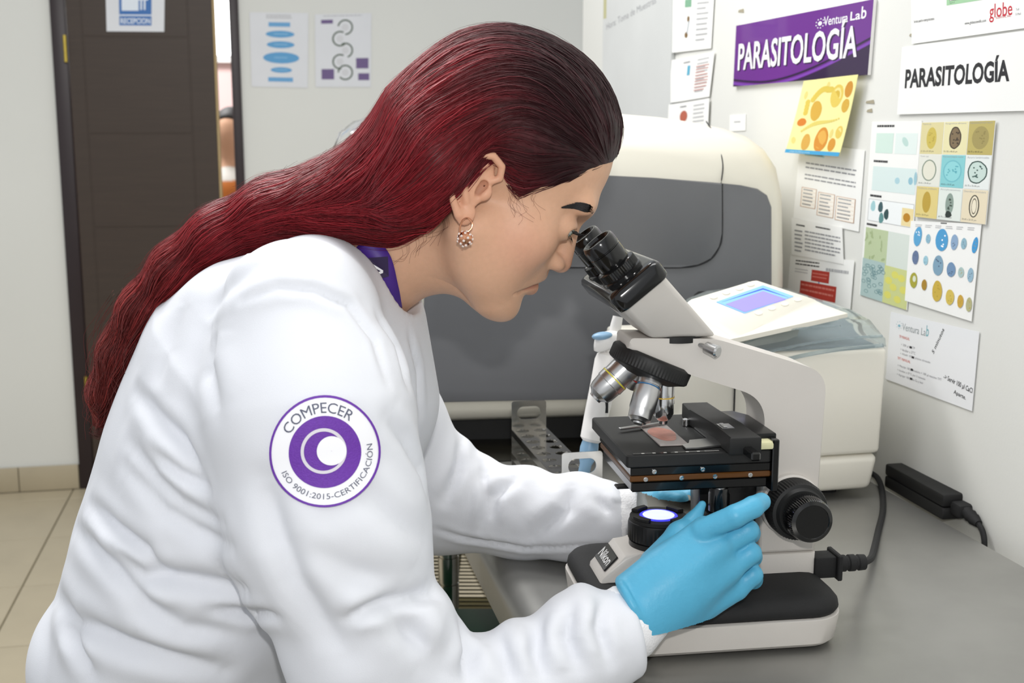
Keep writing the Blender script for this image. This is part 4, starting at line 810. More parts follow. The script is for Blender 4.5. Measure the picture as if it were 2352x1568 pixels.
# under-stage parts
g = NB(); lathe(g, [(.022, .1405), (.0285, .143), (.0290, .150), (.024, .1535)], (IU, 0, 0), (0, 0, 1), 40); cond = obj('condenser', g, 'black_gloss', mc)
g = NB(); box(g, (-.092, -.034, .1465), (-.06, -.022, .149), .001, 1); obj('iris_lever', g, 'black_matte', cond)
obj('condenser_screw', lathe(NB(), [(.003, 0), (.003, .004)], (IU + .008, -.028, .147), (0, -1, 0), 12), 'chrome', cond)
g = NB(); prism(g, [(-.006, .150), (.054, .150), (.054, .092), (.012, .092), (-.004, .104)], -.016, .016, 'y', .003, 2); brk = obj('stage_bracket', g, 'black_paint', mc)
for z_ in (.112, .128, .142): obj('bracket_screw', lathe(NB(), [(.002, 0), (.002, .001)], (.006, -.016, z_), (0, -1, 0), 10), 'chrome', brk)
SU, SV = .001, -.058
obj('knob_post', lathe(NB(), [(.0065, .150), (.0065, .168)], (SU, SV, 0), (0, 0, 1), 20), 'brushed', mc)
obj('upper_stage_knob', lathe(NB(), [(.0095, .128), (.010, .130), (.010, .146), (.0085, .152)], (SU, SV, 0), (0, 0, 1), 60, (1, 2, .0005)), 'black_gloss', mc)
obj('lower_stage_knob', lathe(NB(), [(.013, .104), (.0145, .106), (.0145, .124), (.012, .128)], (SU, SV, 0), (0, 0, 1), 72, (1, 2, .0006)), 'black_matte', mc)
# binocular head
tD = np.array([.7786, .6275]); nD = np.array([-.6275, .7786]); pb = np.array([-.1005, .3262]); ptp = np.array([-.0615, .357])
def H4(p, v): return (p[0], v, p[1])
WB = .070
g = NB(); hexa(g, [H4((-.060, .2895), -.027), H4((.006, .2895), -.027), H4((.006, .2895), .027), H4((-.060, .2895), .027), H4(pb, -WB), H4(ptp, -WB + .004), H4(ptp, WB - .004), H4(pb, WB)], .006, 3); obj('head_body', g, 'mic_white', mc, smooth=40)
def plate_loop(ins, h):
    out = []
    L_ = float(np.linalg.norm(ptp - pb)) + .004
    for a_, v in rrect(-.003 + ins, -WB - .002 + ins, L_ - ins, WB + .002 - ins, .010, 6): p = pb + tD * a_ + nD * h; out.append((p[0], v, p[1]))
    return out
g = NB(); rings(g, [plate_loop(.001, -.006), plate_loop(0, -.004), plate_loop(0, .008), plate_loop(.002, .0115), plate_loop(.006, .013), plate_loop(.014, .013)]); obj('head_front_plate', g, 'black_gloss', mc, smooth=40)
pm = (pb + ptp) / 2 + nD * .013
obj('head_dovetail', lathe(NB(), [(.0285, .2845), (.0285, .2905)], (-.030, 0, 0), (0, 0, 1), 40), 'black_matte', mc)
obj('lock_screw', lathe(NB(), [(.0025, 0), (.0025, .008), (.0055, .009), (.006, .022), (.0045, .0235)], (-.012, -.024, .2825), (.55, -.8, -.18), 20), 'brushed', mc)
EPV = .0315
for v_ in (-EPV, EPV):
    b_ = H4(pm, v_); a3 = (nD[0], 0, nD[1])
    sl_ = obj('eyepiece_sleeve', lathe(NB(), [(.021, -.003), (.021, .002), (.0195, .003), (.0195, .011), (.0165, .0125)], b_, a3, 96, (2, 3, .0006)), 'black_gloss', mc)
    ep = obj('eyepiece', lathe(NB(), [(.0155, .012), (.0160, .013), (.0160, .027), (.0154, .0275), (.0154, .0282), (.0162, .0288), (.0162, .037), (.0150, .0398), (.0132, .0398), (.0118, .037)], b_, a3, 40), 'black_gloss', mc)
    obj('eye_lens', lathe(NB(), [(.0118, .0362), (.008, .0371), (.002, .0375)], b_, a3, 28), 'glass', ep)
# nosepiece and objectives
nc = Vector((-.0525, 0, .2615)); nN = Vector((-.39, 0, -.92)).normalized()
g = NB(); lathe(g, [(.036, -.008), (.0395, -.006), (.0405, -.004), (.0405, .0065), (.039, .008), (.034, .010), (.026, .014), (.012, .016)], nc, nN, 150, (2, 3, .0006)); npc = obj('nosepiece', g, 'black_matte', mc, smooth=25)
e1 = Vector((.92, 0, -.39)).normalized(); e2 = nN.cross(e1).normalized()
obs = (('working_objective', 0, [(.0085, .0), (.0095, .002), (.0108, .003), (.0105, .018), (.0102, .0182), (.0102, .0195), (.0105, .0197), (.0105, .026), (.0100, .0262), (.0100, .036), (.0075, .041), (.0045, .043), (.0042, .046), (.0025, .0462)], 'd9b44a'),
       ('objective', 90 if e2.y < 0 else 270, [(.0088, .0), (.0098, .004), (.0105, .005), (.0115, .006), (.0115, .012), (.0108, .0122), (.0108, .0145), (.0124, .015), (.0124, .036), (.0116, .0375), (.0110, .046), (.0088, .0475), (.0075, .049), (.0050, .0495), (.0045, .051)], '2a6a9c'),
       ('objective', 180, [(.0115, .0), (.0125, .003), (.0138, .004), (.0138, .019), (.0146, .0195), (.0146, .028), (.0140, .0285), (.0132, .038), (.0118, .042), (.0080, .0445), (.0066, .046), (.0062, .048), (.0034, .0482)], 'd8cc3c'),
       ('objective', 270 if e2.y < 0 else 90, [(.0085, .0), (.0100, .002), (.0105, .004), (.0105, .016), (.0100, .018), (.0090, .024), (.0070, .0255)], 'b02a2a'))
for nm, an_, prof, rc in obs:
    t = math.radians(an_); side = e1 * math.cos(t) + e2 * math.sin(t); al = math.radians(23)
    dr_ = (nN * math.cos(al) + side * math.sin(al)).normalized(); st = nc + nN * .008 + side * .0185
    o = obj(nm if nm == 'objective' else 'objective', lathe(NB(), prof, st, dr_, 40), 'brushed' if an_ else 'chrome', mc, smooth=30)
    rr = max(r for r, h in prof); hh = {0: .0188, 180: .0205}.get(an_, .0128 if rc == '2a6a9c' else .012)
    rad = {0: .0107, 180: .0148}.get(an_, .0111 if rc == '2a6a9c' else .0107)
    obj('colour_ring', lathe(NB(), [(rad, hh), (rad, hh + .0012)], st, dr_, 36), flat(rc, .35).name, o)
# mains inlet plug of the microscope
g = NB(); box(g, (.1115, -.030, .044), (.134, -.008, .066), .002, 2); box(g, (.134, -.034, .042), (.139, -.004, .068), .001, 1); lathe(g, [(.0085, .139), (.0085, .147), (.007, .148), (.007, .150), (.0085, .151), (.0085, .157), (.007, .158), (.007, .160), (.0082, .161), (.0078, .168), (.004, .169)], (0, -.019, .055), (1, 0, 0), 16)
mp = thing('microscope_power_cord', 'black power cord plugged into the back of the microscope', 'cord', MW(.14, -.019, .0))
for v in g.verts: pass
bmesh.ops.transform(g, matrix=Matrix(((mu[0], mv[0], 0, mo[0]), (mu[1], mv[1], 0, mo[1]), (0, 0, 1, mo[2]), (0, 0, 0, 1))), verts=g.verts)
obj('plug', g, 'rubber', mp, True)
cz = TABLE_Z + .0042
cp = [MW(.166, -.019, .055), PZ(1975, 1292, TABLE_Z + .034), PZ(1998, 1284, TABLE_Z + .018), PZ(2007, 1262, cz + .004), PZ(2018, 1215, cz), PZ(2028, 1170, cz), PZ(2026, 1125, cz), PZ(2016, 1098, cz), PZ(2000, 1085, cz)]
obj('cable', tube(NB(), smooth_path(cp, 8), .0040, 10), 'rubber', mp, True)
# slide on the stage
g = NB(); box(g, (-.054, -.046, .1906), (-.0265, .029, .1917)); sld = tag(obj('glass_slide', g, 'slide_glass'), 'glass slide with a pink smear under the objective on the stage', 'slide')
sld.location = tuple(mo); sld.rotation_euler = (0, 0, MA)
g = NB(); prism(g, [(-.0403 + .0125 * math.cos(t) * (1 + .1 * math.sin(3 * t)), -.006 + .026 * math.sin(t)) for t in np.linspace(0, 2 * math.pi, 28, endpoint=False)], .1918, .1920, 'z'); mat('smear', 'c98878', .4, var=.3, vscale=120); obj('smear', g, 'smear', sld)

# ------------------------------------------------------------------ smooth solid modelling for the person (signed distance fields meshed into one surface)
def _v(p): return np.asarray(p, float)
def s_ell(P, c, r, R=None):
    q = P - _v(c)
    if R is not None: q = q @ R
    r = _v(r); q1 = q / r; q2 = q1 / r; k0 = np.sqrt(np.einsum('ij,ij->i', q1, q1)); k1 = np.sqrt(np.einsum('ij,ij->i', q2, q2)) + 1e-9
    return k0 * (k0 - 1) / k1
def s_cap(P, a, b, ra, rb):
    a, b = _v(a), _v(b); ba = b - a; pa = P - a; h = np.minimum(np.maximum(pa @ (ba / max(ba @ ba, 1e-12)), 0), 1); pa -= h[:, None] * ba
    return np.sqrt(np.einsum('ij,ij->i', pa, pa)) - (ra + (rb - ra) * h)
def smin(a, b, k):
    h = np.minimum(np.maximum(0.5 + 0.5 * (b - a) / k, 0), 1); return b * (1 - h) + a * h - k * h * (1 - h)
def smax(a, b, k): return -smin(-a, -b, k)
def s_chain(P, pts, rs, k=0.0):
    d = None
    for i in range(len(pts) - 1):
        e = s_cap(P, pts[i], pts[i + 1], rs[i], rs[i + 1]); d = e if d is None else (smin(d, e, k) if k else np.minimum(d, e))
    return d
def s_poly2(X, Y, poly):
    n = len(poly); d = np.full(X.shape, 1e9); sgn_ = np.ones(X.shape)
    for i in range(n):
        (ax_, ay_), (bx, by) = poly[i], poly[i - 1]; ex, ey = bx - ax_, by - ay_; wx, wy = X - ax_, Y - ay_
        t = np.clip((wx * ex + wy * ey) / (ex * ex + ey * ey), 0, 1); d = np.minimum(d, (wx - ex * t) ** 2 + (wy - ey * t) ** 2)
        c1 = Y >= ay_; c2 = Y < by; c3 = ex * wy > ey * wx
        flip = (c1 & c2 & c3) | (~c1 & ~c2 & ~c3); sgn_ = np.where(flip, -sgn_, sgn_)
    return sgn_ * np.sqrt(d)
def sdf_mesh(fn, lo, hi, h, lip=1.6):
    lo, hi = _v(lo), _v(hi); B = 8; nb = np.ceil((hi - lo) / (h * B)).astype(int); n = nb * B + 1
    Fv = np.empty(n, np.float32)
    bi = np.stack(np.meshgrid(*[np.arange(k) for k in nb], indexing='ij'), -1).reshape(-1, 3)
    cen = lo + (bi * B + B / 2) * h; fc = fn(cen); rad = math.sqrt(3) * h * (B / 2 + 1) * lip
    off = np.stack(np.meshgrid(*[np.arange(B + 1)] * 3, indexing='ij'), -1).reshape(-1, 3)
    for k in np.nonzero(np.abs(fc) > rad)[0]:
        x, y, z = bi[k] * B; Fv[x:x + B + 1, y:y + B + 1, z:z + B + 1] = fc[k]
    act = np.nonzero(np.abs(fc) <= rad)[0]
    for s0 in range(0, len(act), 400):
        sel = act[s0:s0 + 400]; idx = (bi[sel][:, None, :] * B + off[None]).reshape(-1, 3); val = fn(lo + idx * h)
        Fv[idx[:, 0], idx[:, 1], idx[:, 2]] = val
    S = Fv < 0
    cnt = np.zeros(n - 1, np.int8)
    for dx_ in (0, 1):
        for dy2 in (0, 1):
            for dz in (0, 1): cnt += S[dx_:n[0] - 1 + dx_, dy2:n[1] - 1 + dy2, dz:n[2] - 1 + dz]
    cells = np.stack(np.nonzero((cnt > 0) & (cnt < 8)), -1)
    vid = np.full(n - 1, -1, np.int64); vid[cells[:, 0], cells[:, 1], cells[:, 2]] = np.arange(len(cells))
    acc = np.zeros((len(cells), 3)); num = np.zeros(len(cells))
    cor = [(a, b, c) for a in (0, 1) for b in (0, 1) for c in (0, 1)]
    for i, p in enumerate(cor):
        for q in cor[i + 1:]:
            if sum(abs(x - y) for x, y in zip(p, q)) != 1: continue
            A_ = Fv[cells[:, 0] + p[0], cells[:, 1] + p[1], cells[:, 2] + p[2]].astype(float); Bv = Fv[cells[:, 0] + q[0], cells[:, 1] + q[1], cells[:, 2] + q[2]].astype(float)
            m_ = (A_ < 0) != (Bv < 0); t = np.where(m_, A_ / np.where(m_, A_ - Bv, 1), 0)
            acc += np.where(m_[:, None], _v(p) + t[:, None] * (_v(q) - _v(p)), 0); num += m_
    V_ = lo + (cells + acc / num[:, None]) * h
    quads = []
    for ax_ in range(3):
        o1, o2 = [(1, 2), (2, 0), (0, 1)][ax_]
        sl0 = [slice(None)] * 3; sl1 = [slice(None)] * 3; sl0[ax_] = slice(0, n[ax_] - 1); sl1[ax_] = slice(1, n[ax_])
        a_ = S[tuple(sl0)]; b_ = S[tuple(sl1)]; e = np.stack(np.nonzero(a_ != b_), -1)
        e = e[(e[:, o1] > 0) & (e[:, o2] > 0) & (e[:, o1] < n[o1] - 1) & (e[:, o2] < n[o2] - 1)]
        ins = a_[e[:, 0], e[:, 1], e[:, 2]]
        def cid(d1, d2): f = e.copy(); f[:, o1] += d1; f[:, o2] += d2; return vid[f[:, 0], f[:, 1], f[:, 2]]
        q = np.stack([cid(-1, -1), cid(0, -1), cid(0, 0), cid(-1, 0)], -1); q[~ins] = q[~ins][:, ::-1]; quads.append(q)
    Q = np.concatenate(quads); Q = Q[(Q >= 0).all(1)]
    return V_, Q
def grad(fn, P, e=0.0008):
    g_ = np.stack([fn(P + _v(d) * e) - fn(P - _v(d) * e) for d in ((1, 0, 0), (0, 1, 0), (0, 0, 1))], -1)
    return g_ / (np.linalg.norm(g_, axis=1, keepdims=True) + 1e-12)
def mesh_np(name, V_, Q, m, parent=None, col=None, smooth=180):
    me = bpy.data.meshes.new(name); me.vertices.add(len(V_)); me.vertices.foreach_set('co', np.asarray(V_, np.float32).ravel())
    k = Q.shape[1]; me.loops.add(Q.size); me.loops.foreach_set('vertex_index', Q.astype(np.int32).ravel()); me.polygons.add(len(Q))
    me.polygons.foreach_set('loop_start', np.arange(0, Q.size, k, dtype=np.int32)); me.update(calc_edges=True); me.validate()
    if col is not None:
        a_ = me.color_attributes.new('Col', 'FLOAT_COLOR', 'POINT'); a_.data.foreach_set('color', np.concatenate([col, np.ones((len(col), 1))], 1).astype(np.float32).ravel())
    return link(name, me, m, parent, True, smooth)
def project_px(P):
    q = P - O3; z = q[:, 1] * math.cos(TILT) - q[:, 2] * math.sin(TILT); y = -(q[:, 1] * math.sin(TILT) + q[:, 2] * math.cos(TILT))
    return np.stack([1176 + F_PX * q[:, 0] / z, 784 + F_PX * y / z], -1)
def surface_at(fn, pix, t0=0.6, t1=2.0):
    """points where the pixels' rays first meet a solid"""
    D = np.array([ray(*p) for p in pix]); D /= np.linalg.norm(D, axis=1, keepdims=True); t = np.full(len(D), t0)
    for _ in range(44): t += np.clip(fn(O3 + D * t[:, None]), -0.02, 0.12) * 0.85
    return O3 + D * np.clip(t, t0, t1)[:, None]

# ------------------------------------------------------------------ the woman: head frame (a forward, b to her left, c up)
yw, ptc = math.radians(11.5), math.radians(36)
fhd = np.array([math.cos(yw), math.sin(yw), 0]); HA = math.cos(ptc) * fhd - math.sin(ptc) * ZZ; HB = np.array([-math.sin(yw), math.cos(yw), 0]); HC = math.sin(ptc) * fhd + math.cos(ptc) * ZZ
HE = np.array([.052, 1.106, 1.311]); HM = np.stack([HA, HB, HC], 1)      # columns
def to_head(P): return (P - HE) @ HM
def from_head(p): return HE + np.asarray(p, float) @ HM.T
neck_pts = [PY(1078, 488, 1.125), PY(960, 540, 1.125), PY(850, 600, 1.13), PY(760, 680, 1.14)]
def ear(Q):
    Q = Q - np.array((.008, 0, .005))
    d = s_ell(Q, (-.1215, .0725, -.024), (.016, .0045, .026))
    hx = [(-.113, .0735, -.018), (-.1045, .074, -.006), (-.1095, .0765, .003), (-.121, .079, .0055), (-.1325, .081, -.001), (-.1395, .082, -.015), (-.1385, .081, -.030), (-.130, .079, -.043), (-.117, .077, -.052)]
    d = smin(d, s_chain(Q, hx, [.0026, .003, .0032, .0034, .0034, .0034, .0032, .0032, .0034]), .002)
    d = smin(d, s_chain(Q, [(-.121, .0765, -.004), (-.1275, .078, -.016), (-.127, .0775, -.029), (-.118, .0765, -.0385)], [.003, .0036, .0036, .003]), .003)
    d = smin(d, s_ell(Q, (-.1105, .0755, -.0485), (.0075, .0036, .0095)), .004)
    d = smin(d, s_ell(Q, (-.1065, .0735, -.0235), (.0045, .004, .0065)), .003)
    d = smax(d, -s_ell(Q, (-.1190, .0835, -.0200), (.0080, .0075, .0125)), .003)
    d = smax(d, -s_chain(Q, [(-.1128, .0745, -.0185), (-.1135, .0755, -.0260), (-.1108, .0785, -.0345)], [.0040, .0030, .0017]), .0012)
    return d
def head_core(Q):
    d = s_ell(Q, (-.090, 0, .045), (.0905, .0715, .086)); d = smin(d, s_ell(Q, (-.115, 0, .035), (.072, .0745, .072)), .02)
    d = smin(d, s_ell(Q, (-.052, 0, -.022), (.047, .056, .066)), .02)
    d = smin(d, s_ell(Q, (-.045, .037, -.024), (.030, .025, .025)), .018)          # cheekbone
    d = smin(d, s_ell(Q, (-.036, 0, -.046), (.0400, .028, .034)), .016)           # maxilla
    d = smin(d, s_ell(Q, (-.058, .030, -.050), (.033, .021, .036)), .02)           # cheek
    d = smin(d, s_cap(Q, (-.088, .047, -.050), (-.030, .013, -.086), .020, .019), .025)   # jaw line
    d = smin(d, s_ell(Q, (-.0175, 0, -.0885), (.0205, .020, .0170)), .014)          # chin
    d = smin(d, s_cap(Q, (-.004, 0, .030), (-.012, .040, .028), .011, .008), .016)   # brow
    return d
def head_sdf(Q0):
    Q = Q0.copy(); Q[:, 1] = np.abs(Q[:, 1])
    d = head_core(Q)
    d = smax(d, -s_ell(Q, (.006, .034, .004), (.018, .0175, .0125)), .011)         # eye socket
    d = smin(d, s_cap(Q, (-.006, 0, .018), (.0095, 0, -.0235), .0078, .0102), .009)  # nose
    d = smin(d, s_ell(Q, (.0015, .0115, -.0275), (.0105, .0072, .0072)), .005)
    d = smax(d, -s_ell(Q, (.003, .0065, -.0345), (.0050, .0030, .004)), .003)
    d = smin(d, s_cap(Q, (.0000, 0, -.0442), (-.0155, .024, -.0600), .0066, .0030), .004)   # upper lip
    d = smin(d, s_cap(Q, (-.0012, 0, -.0592), (-.0160, .022, -.0635), .0080, .0034), .004)   # lower lip
    cr = getattr(head_sdf, 'crease', None)
    if cr is not None: d = smax(d, -s_chain(Q, cr, [.0022, .0022, .0021, .0019, .0012]), .0020)
    # eyelids round the eyeballs
    lid = s_ell(Q, (-.0185, .0325, .002), (.0150, .0150, .0135)); slit = s_ell(Q, (-.0035, .0335, .0005), (.013, .0135, .0058), None)
    d = smin(d, smax(lid, -slit, .0015), .004)
    d = smin(d, ear(Q), .004)
    # neck and shoulders hidden by the coat
    npt = getattr(head_sdf, 'np_', None)
    if npt is None: npt = head_sdf.np_ = to_head(np.array(neck_pts))
    d = smin(d, s_chain(Q0, npt, [.060, .054, .056, .075], .01), .036)
    return d
_mh = surface_at(lambda P: head_sdf(to_head(P)), [(1240, 652), (1224, 660), (1203, 668), (1181, 676)]); _ml = to_head(_mh); _ml[:, 1] = np.abs(_ml[:, 1])
head_sdf.crease = [(.0075, 0, -.0508)] + [tuple(q) for q in _ml]; 
V_, Q_ = sdf_mesh(head_sdf, (-.34, -.115, -.26), (.04, .115, .15), .0017)
for _ in range(2): V_ -= head_sdf(V_)[:, None] * grad(head_sdf, V_)
skin = lin('d7aa8c'); col_ = np.tile(np.array(skin), (len(V_), 1)); Qa = V_.copy(); Qa[:, 1] = np.abs(Qa[:, 1])
def blend(w, c):
    global col_
    col_ = col_ * (1 - w[:, None]) + np.array(lin(c)) * w[:, None]
sm = lambda d, e: np.clip(-d / e + .5, 0, 1)
blend(.55 * np.exp(-(((Qa - (-.045, .05, -.035)) / (.035, .03, .026)) ** 2).sum(1)), 'd79c84'); blend(.5 * np.exp(-(((Qa - (.010, 0, -.024)) / (.012, .012, .012)) ** 2).sum(1)), 'd48d78'); blend(.45 * sm(ear(Qa) - .001, .003), 'd79478')
blend(.5 * sm(s_chain(Qa - np.array((.008, 0, .005)), [(-.1128, .0735, -.0185), (-.1135, .0745, -.0270)], [.0034, .0026]), .002), '6a3428')  # shade of the ear canal painted into the skin colour
blend(.35 * np.exp(-(((Qa - (-.01, .034, .012)) / (.016, .02, .010)) ** 2).sum(1)), 'a87a62')
lip_d = np.sqrt(((Qa[:, None, :] - np.array(smooth_path(head_sdf.crease, 6))[None, :22]) ** 2).sum(-1)).min(1) if len(Qa) < 2000000 else None
up_l = s_cap(Qa, (.0000, 0, -.0442), (-.0155, .024, -.0600), .0068, .0030); lo_l = s_cap(Qa, (-.0012, 0, -.0592), (-.0160, .022, -.0635), .0080, .0034)
blend(.85 * np.maximum(sm(np.minimum(up_l, lo_l), .0025), 0), 'ad6c5c'); blend(.75 * np.exp(-(lip_d / .0016) ** 2), '6e3a32')
mat('skin', 'ddb08f', .48, attr='Col', sss=.12, var=.05, vscale=220, bump=.08, bscale=900, spec=.4)
woman = thing('person', 'woman in white lab coat and blue gloves bending to look into the microscope', 'person', (PY(480, 1500, 1.14)[0], 1.14, 0))
body = mesh_np('body', from_head(V_), Q_, 'skin', woman, col_)
# eyes
mat('eye_white', 'e9e6e0', .2, coat=.5); mat('iris', '5a6a58', .2, coat=.8); mat('pupil', '0a0a0a', .1, coat=.8); mat('lash', '0f0b0b', .6)
for sb in (-1, 1):
    c = from_head((-.0185, sb * .0325, .002)); fw_ = Vector(HA + HC * -.05)
    g = NB(); bmesh.ops.create_uvsphere(g, u_segments=24, v_segments=16, radius=.0122, matrix=Matrix.Translation(Vector(c))); eo = obj('eyeball', g, 'eye_white', woman, True, 180)
    obj('iris', lathe(NB(), [(.0058, .0108), (.0056, .0115), (.0025, .0126), (.0005, .0127)], c, fw_, 24), 'iris', eo); obj('pupil', lathe(NB(), [(.0026, .0126), (.0005, .0129)], c, fw_, 16), 'pupil', eo)
    g = NB()
    for k in range(34):
        t = (k / 33 - .5) * 2; p0 = np.array((-.0185 + .0150 * math.sqrt(max(.02, 1 - (t * .86) ** 2)), sb * (.0325 + .0135 * t), .0050 - .0030 * t * t)); 
        tube(g, [from_head(p0), from_head(p0 + (.004, sb * .0012 * t, -.0008)), from_head(p0 + (.0075, sb * .003 * t, .0022))], [.00050, .00045, .00010], 4)
        if k % 2: p1 = p0 - (0.0005, 0, .0078 - .004 * t * t); tube(g, [from_head(p1), from_head(p1 + (.0035, sb * .001 * t, -.003))], [.00022, .00006], 4)
    tag(obj('eyelashes', g, 'lash', woman, True), kind='stuff')
head_w = lambda P: head_sdf(to_head(P))
rb = random.Random(5); bpx = []
for k in range(520):
    t = rb.random() ** .9; th = (11 * (1 - t) ** 1.1 + 1.5) * min(1, .55 + t * 3.5); u_ = rb.uniform(-1, 1); bpx.append((1363 - 56 * t, 483 - 11 * math.sin(min(1, t * 1.5) * 1.57) + 3 * t + u_ * th, t))
hit = surface_at(head_w, [q[:2] for q in bpx]); okh = np.abs(head_w(hit)) < .001; nrm_h = grad(head_w, hit)
tip_ = surface_at(head_w, [(x - 19, y - 6 + 7 * t) for x, y, t in bpx])
for sb in (-1, 1):
    g = NB()
    for k in range(len(bpx)):
        if not okh[k]: continue
        p0, n0, d_ = hit[k], nrm_h[k], tip_[k] - hit[k]
        if np.linalg.norm(d_) > .012: d_ = -HB * .004 - HA * .002
        pts = [p0 + n0 * .0001, p0 + d_ * .5 + n0 * .0009, p0 + d_ + n0 * .0005]
        if sb > 0: pts = [from_head(to_head(q) * (1, -1, 1)) for q in pts]
        tube(g, pts, [.00020, .00022, .00006], 3)
    tag(obj('eyebrow', g, 'lash', woman, True), kind='stuff')

# ------------------------------------------------------------------ hair: a solid mass with combed strands over it
hairline = [(.1, .083), (-.0042, .083), (-.0314, .0543), (-.0396, .0353), (-.062, .0109), (-.0702, -.0048), (-.0854, -.0009), (-.099, .0067), (-.1094, .0124), (-.113, -.0118), (-.1153, -.0337), (-.1144, -.0419), (-.1153, -.0515), (-.1152, -.0701), (-.1183, -.0856), (-.1256, -.1), (-.1305, -.1095), (-.1305, -.3), (.1, -.3)]
tail_px = [(1010, 345, .072), (905, 432, .056), (778, 468, .041), (640, 488, .032), (520, 542, .028), (424, 616, .025), (346, 706, .022), (292, 800, .019), (250, 890, .013), (230, 965, .005)]
tail_p = [PY(x, y, 1.135) for x, y, r in tail_px]; tail_r = [r for x, y, r in tail_px]; TSQ = .52
def squash(P, yc, s_): q = np.array(P, float).copy(); q[..., 1] = (q[..., 1] - yc) * s_ + yc; return q
def hair_sdf(P):
    Q = to_head(P); Qs = Q.copy(); Qs[:, 1] = np.abs(Qs[:, 1])
    pd = s_poly2(Q[:, 0], Q[:, 2], hairline)
    off = .0012 + .0068 * np.clip(pd / .035, 0, 1) ** .8
    d = head_core(Qs) - off
    d = smin(d, s_ell(Qs, (-.122, 0, .040), (.074, .078, .080)) - .002 * np.clip(pd / .02, 0, 1) + .03 * np.clip(1 - pd / .03, 0, 1), .02)
    d = smin(d, s_ell(Qs, (-.148, .060, -.025), (.030, .030, .055)), .02)
    t_ = s_chain(squash(P, 1.135, TSQ), tail_p, tail_r, .02)
    d = smin(d, t_, .026)
    return smax(d, -pd, .004)
hV, hQ = sdf_mesh(hair_sdf, (-.52, .93, .92), (.12, 1.36, 1.52), .0046, 2.2)
guides_px = [[(1425, 340), (1408, 225), (1345, 122), (1240, 62), (1150, 55), (1040, 92), (950, 155), (900, 225), (850, 300), (760, 347), (620, 398), (520, 455), (400, 545), (330, 615), (280, 690), (230, 790), (205, 890), (215, 975)],
             [(1418, 362), (1360, 255), (1250, 170), (1120, 180), (1000, 270), (900, 380), (780, 430), (640, 460), (500, 520), (400, 610), (330, 700), (280, 790), (245, 880), (230, 975)],
             [(1405, 372), (1310, 310), (1210, 270), (1120, 310), (1040, 390), (940, 470), (800, 510), (650, 510), (520, 560), (420, 640), (345, 740), (300, 830), (265, 900), (240, 975)],
             [(1330, 398), (1240, 385), (1165, 358), (1105, 390), (1055, 455), (985, 530), (900, 572), (800, 560), (650, 550), (520, 590)],
             [(1235, 437), (1200, 430), (1165, 385), (1130, 362), (1090, 390)], [(1300, 405), (1250, 420), (1200, 405), (1150, 365)]]
gp, gt, gi = [], [], []
for gl in guides_px:
    pth = np.array(smooth_path([(x, y, 0) for x, y in gl], 6))[:, :2]; W_ = np.array([PY(x, y, 1.12) for x, y in pth]); tg = np.gradient(W_, axis=0); tg[:, 1] = 0; tg /= np.linalg.norm(tg, axis=1, keepdims=True); gp.append(pth); gt.append(tg); gi.append(np.full(len(pth), (0, .33, .66, 1, 1.15, 1.1)[len(gi)]))
gp = np.concatenate(gp); gt = np.concatenate(gt); gi = np.concatenate(gi)
def flow(P):
    px = project_px(P); out = np.empty_like(P)
    for s0 in range(0, len(P), 4000):
        d2 = ((px[s0:s0 + 4000, None, :] - gp[None]) ** 2).sum(-1); w = 1 / (d2 + 300.0) ** 1.6; out[s0:s0 + 4000] = (w @ gt)
    return out / (np.linalg.norm(out, axis=1, keepdims=True) + 1e-9)
def lock(P):
    """lock pattern: varies across the combing direction, slowly along it"""
    px = project_px(P); v = np.empty(len(P))
    for s0 in range(0, len(P), 4000):
        d2 = ((px[s0:s0 + 4000, None, :] - gp[None]) ** 2).sum(-1); w = 1 / (d2 + 900.0) ** 1.5; v[s0:s0 + 4000] = (w @ gi) / w.sum(1)
    t = px[:, 0] / 300.0
    return .55 * np.sin(v * 47 + 1.1 * np.sin(t * 1.7)) + .40 * np.sin(v * 88 + 2 + t * 1.2) + .45 * np.sin(v * 23 - t * 1.4 + .6) + .25 * np.sin(v * 150 + t * 2.3)
def hair_col(P, rng=None):
    px = project_px(P); Q = to_head(P)
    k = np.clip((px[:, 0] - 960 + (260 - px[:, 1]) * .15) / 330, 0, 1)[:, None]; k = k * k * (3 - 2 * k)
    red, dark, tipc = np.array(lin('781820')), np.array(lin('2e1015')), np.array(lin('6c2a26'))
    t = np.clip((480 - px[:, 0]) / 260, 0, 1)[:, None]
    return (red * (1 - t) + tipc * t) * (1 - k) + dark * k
mat('hair', '6a1a22', .44, attr='Col', spec=.34, sheen=.0)
mat('hair_base', '5a161c', .5, attr='Col', spec=.35, bump=.5, bscale=60)
hb_c = hair_col(hV) * (.8 * np.exp(.5 * lock(hV)))[:, None]  # dark bands and highlights of the locks multiplied into the colour
hair_o = mesh_np('hair', hV, hQ, 'hair_base', woman, hb_c)
rng = np.random.default_rng(7)
NS, NSEG, STEP = 15000, 17, .0105
seed = hV[rng.integers(0, len(hV), NS * 2)]; nr = grad(hair_sdf, seed)
vis = (nr[:, 1] < .55) | (rng.random(len(seed)) < .35); seed = seed[vis][:NS]; NS = len(seed)
lk = lock(seed); lay = rng.uniform(-.0012, .0009, NS) + .0008 * lk; fly = rng.random(NS) < .035
steps = NSEG * np.ones(NS); stp = STEP * rng.uniform(.55, 1.25, NS)
P = seed.copy(); path = []; lift = lay.copy()
clump = np.sin(seed[:, 0] * 90 + seed[:, 2] * 60) * .7 + rng.normal(0, .35, NS)
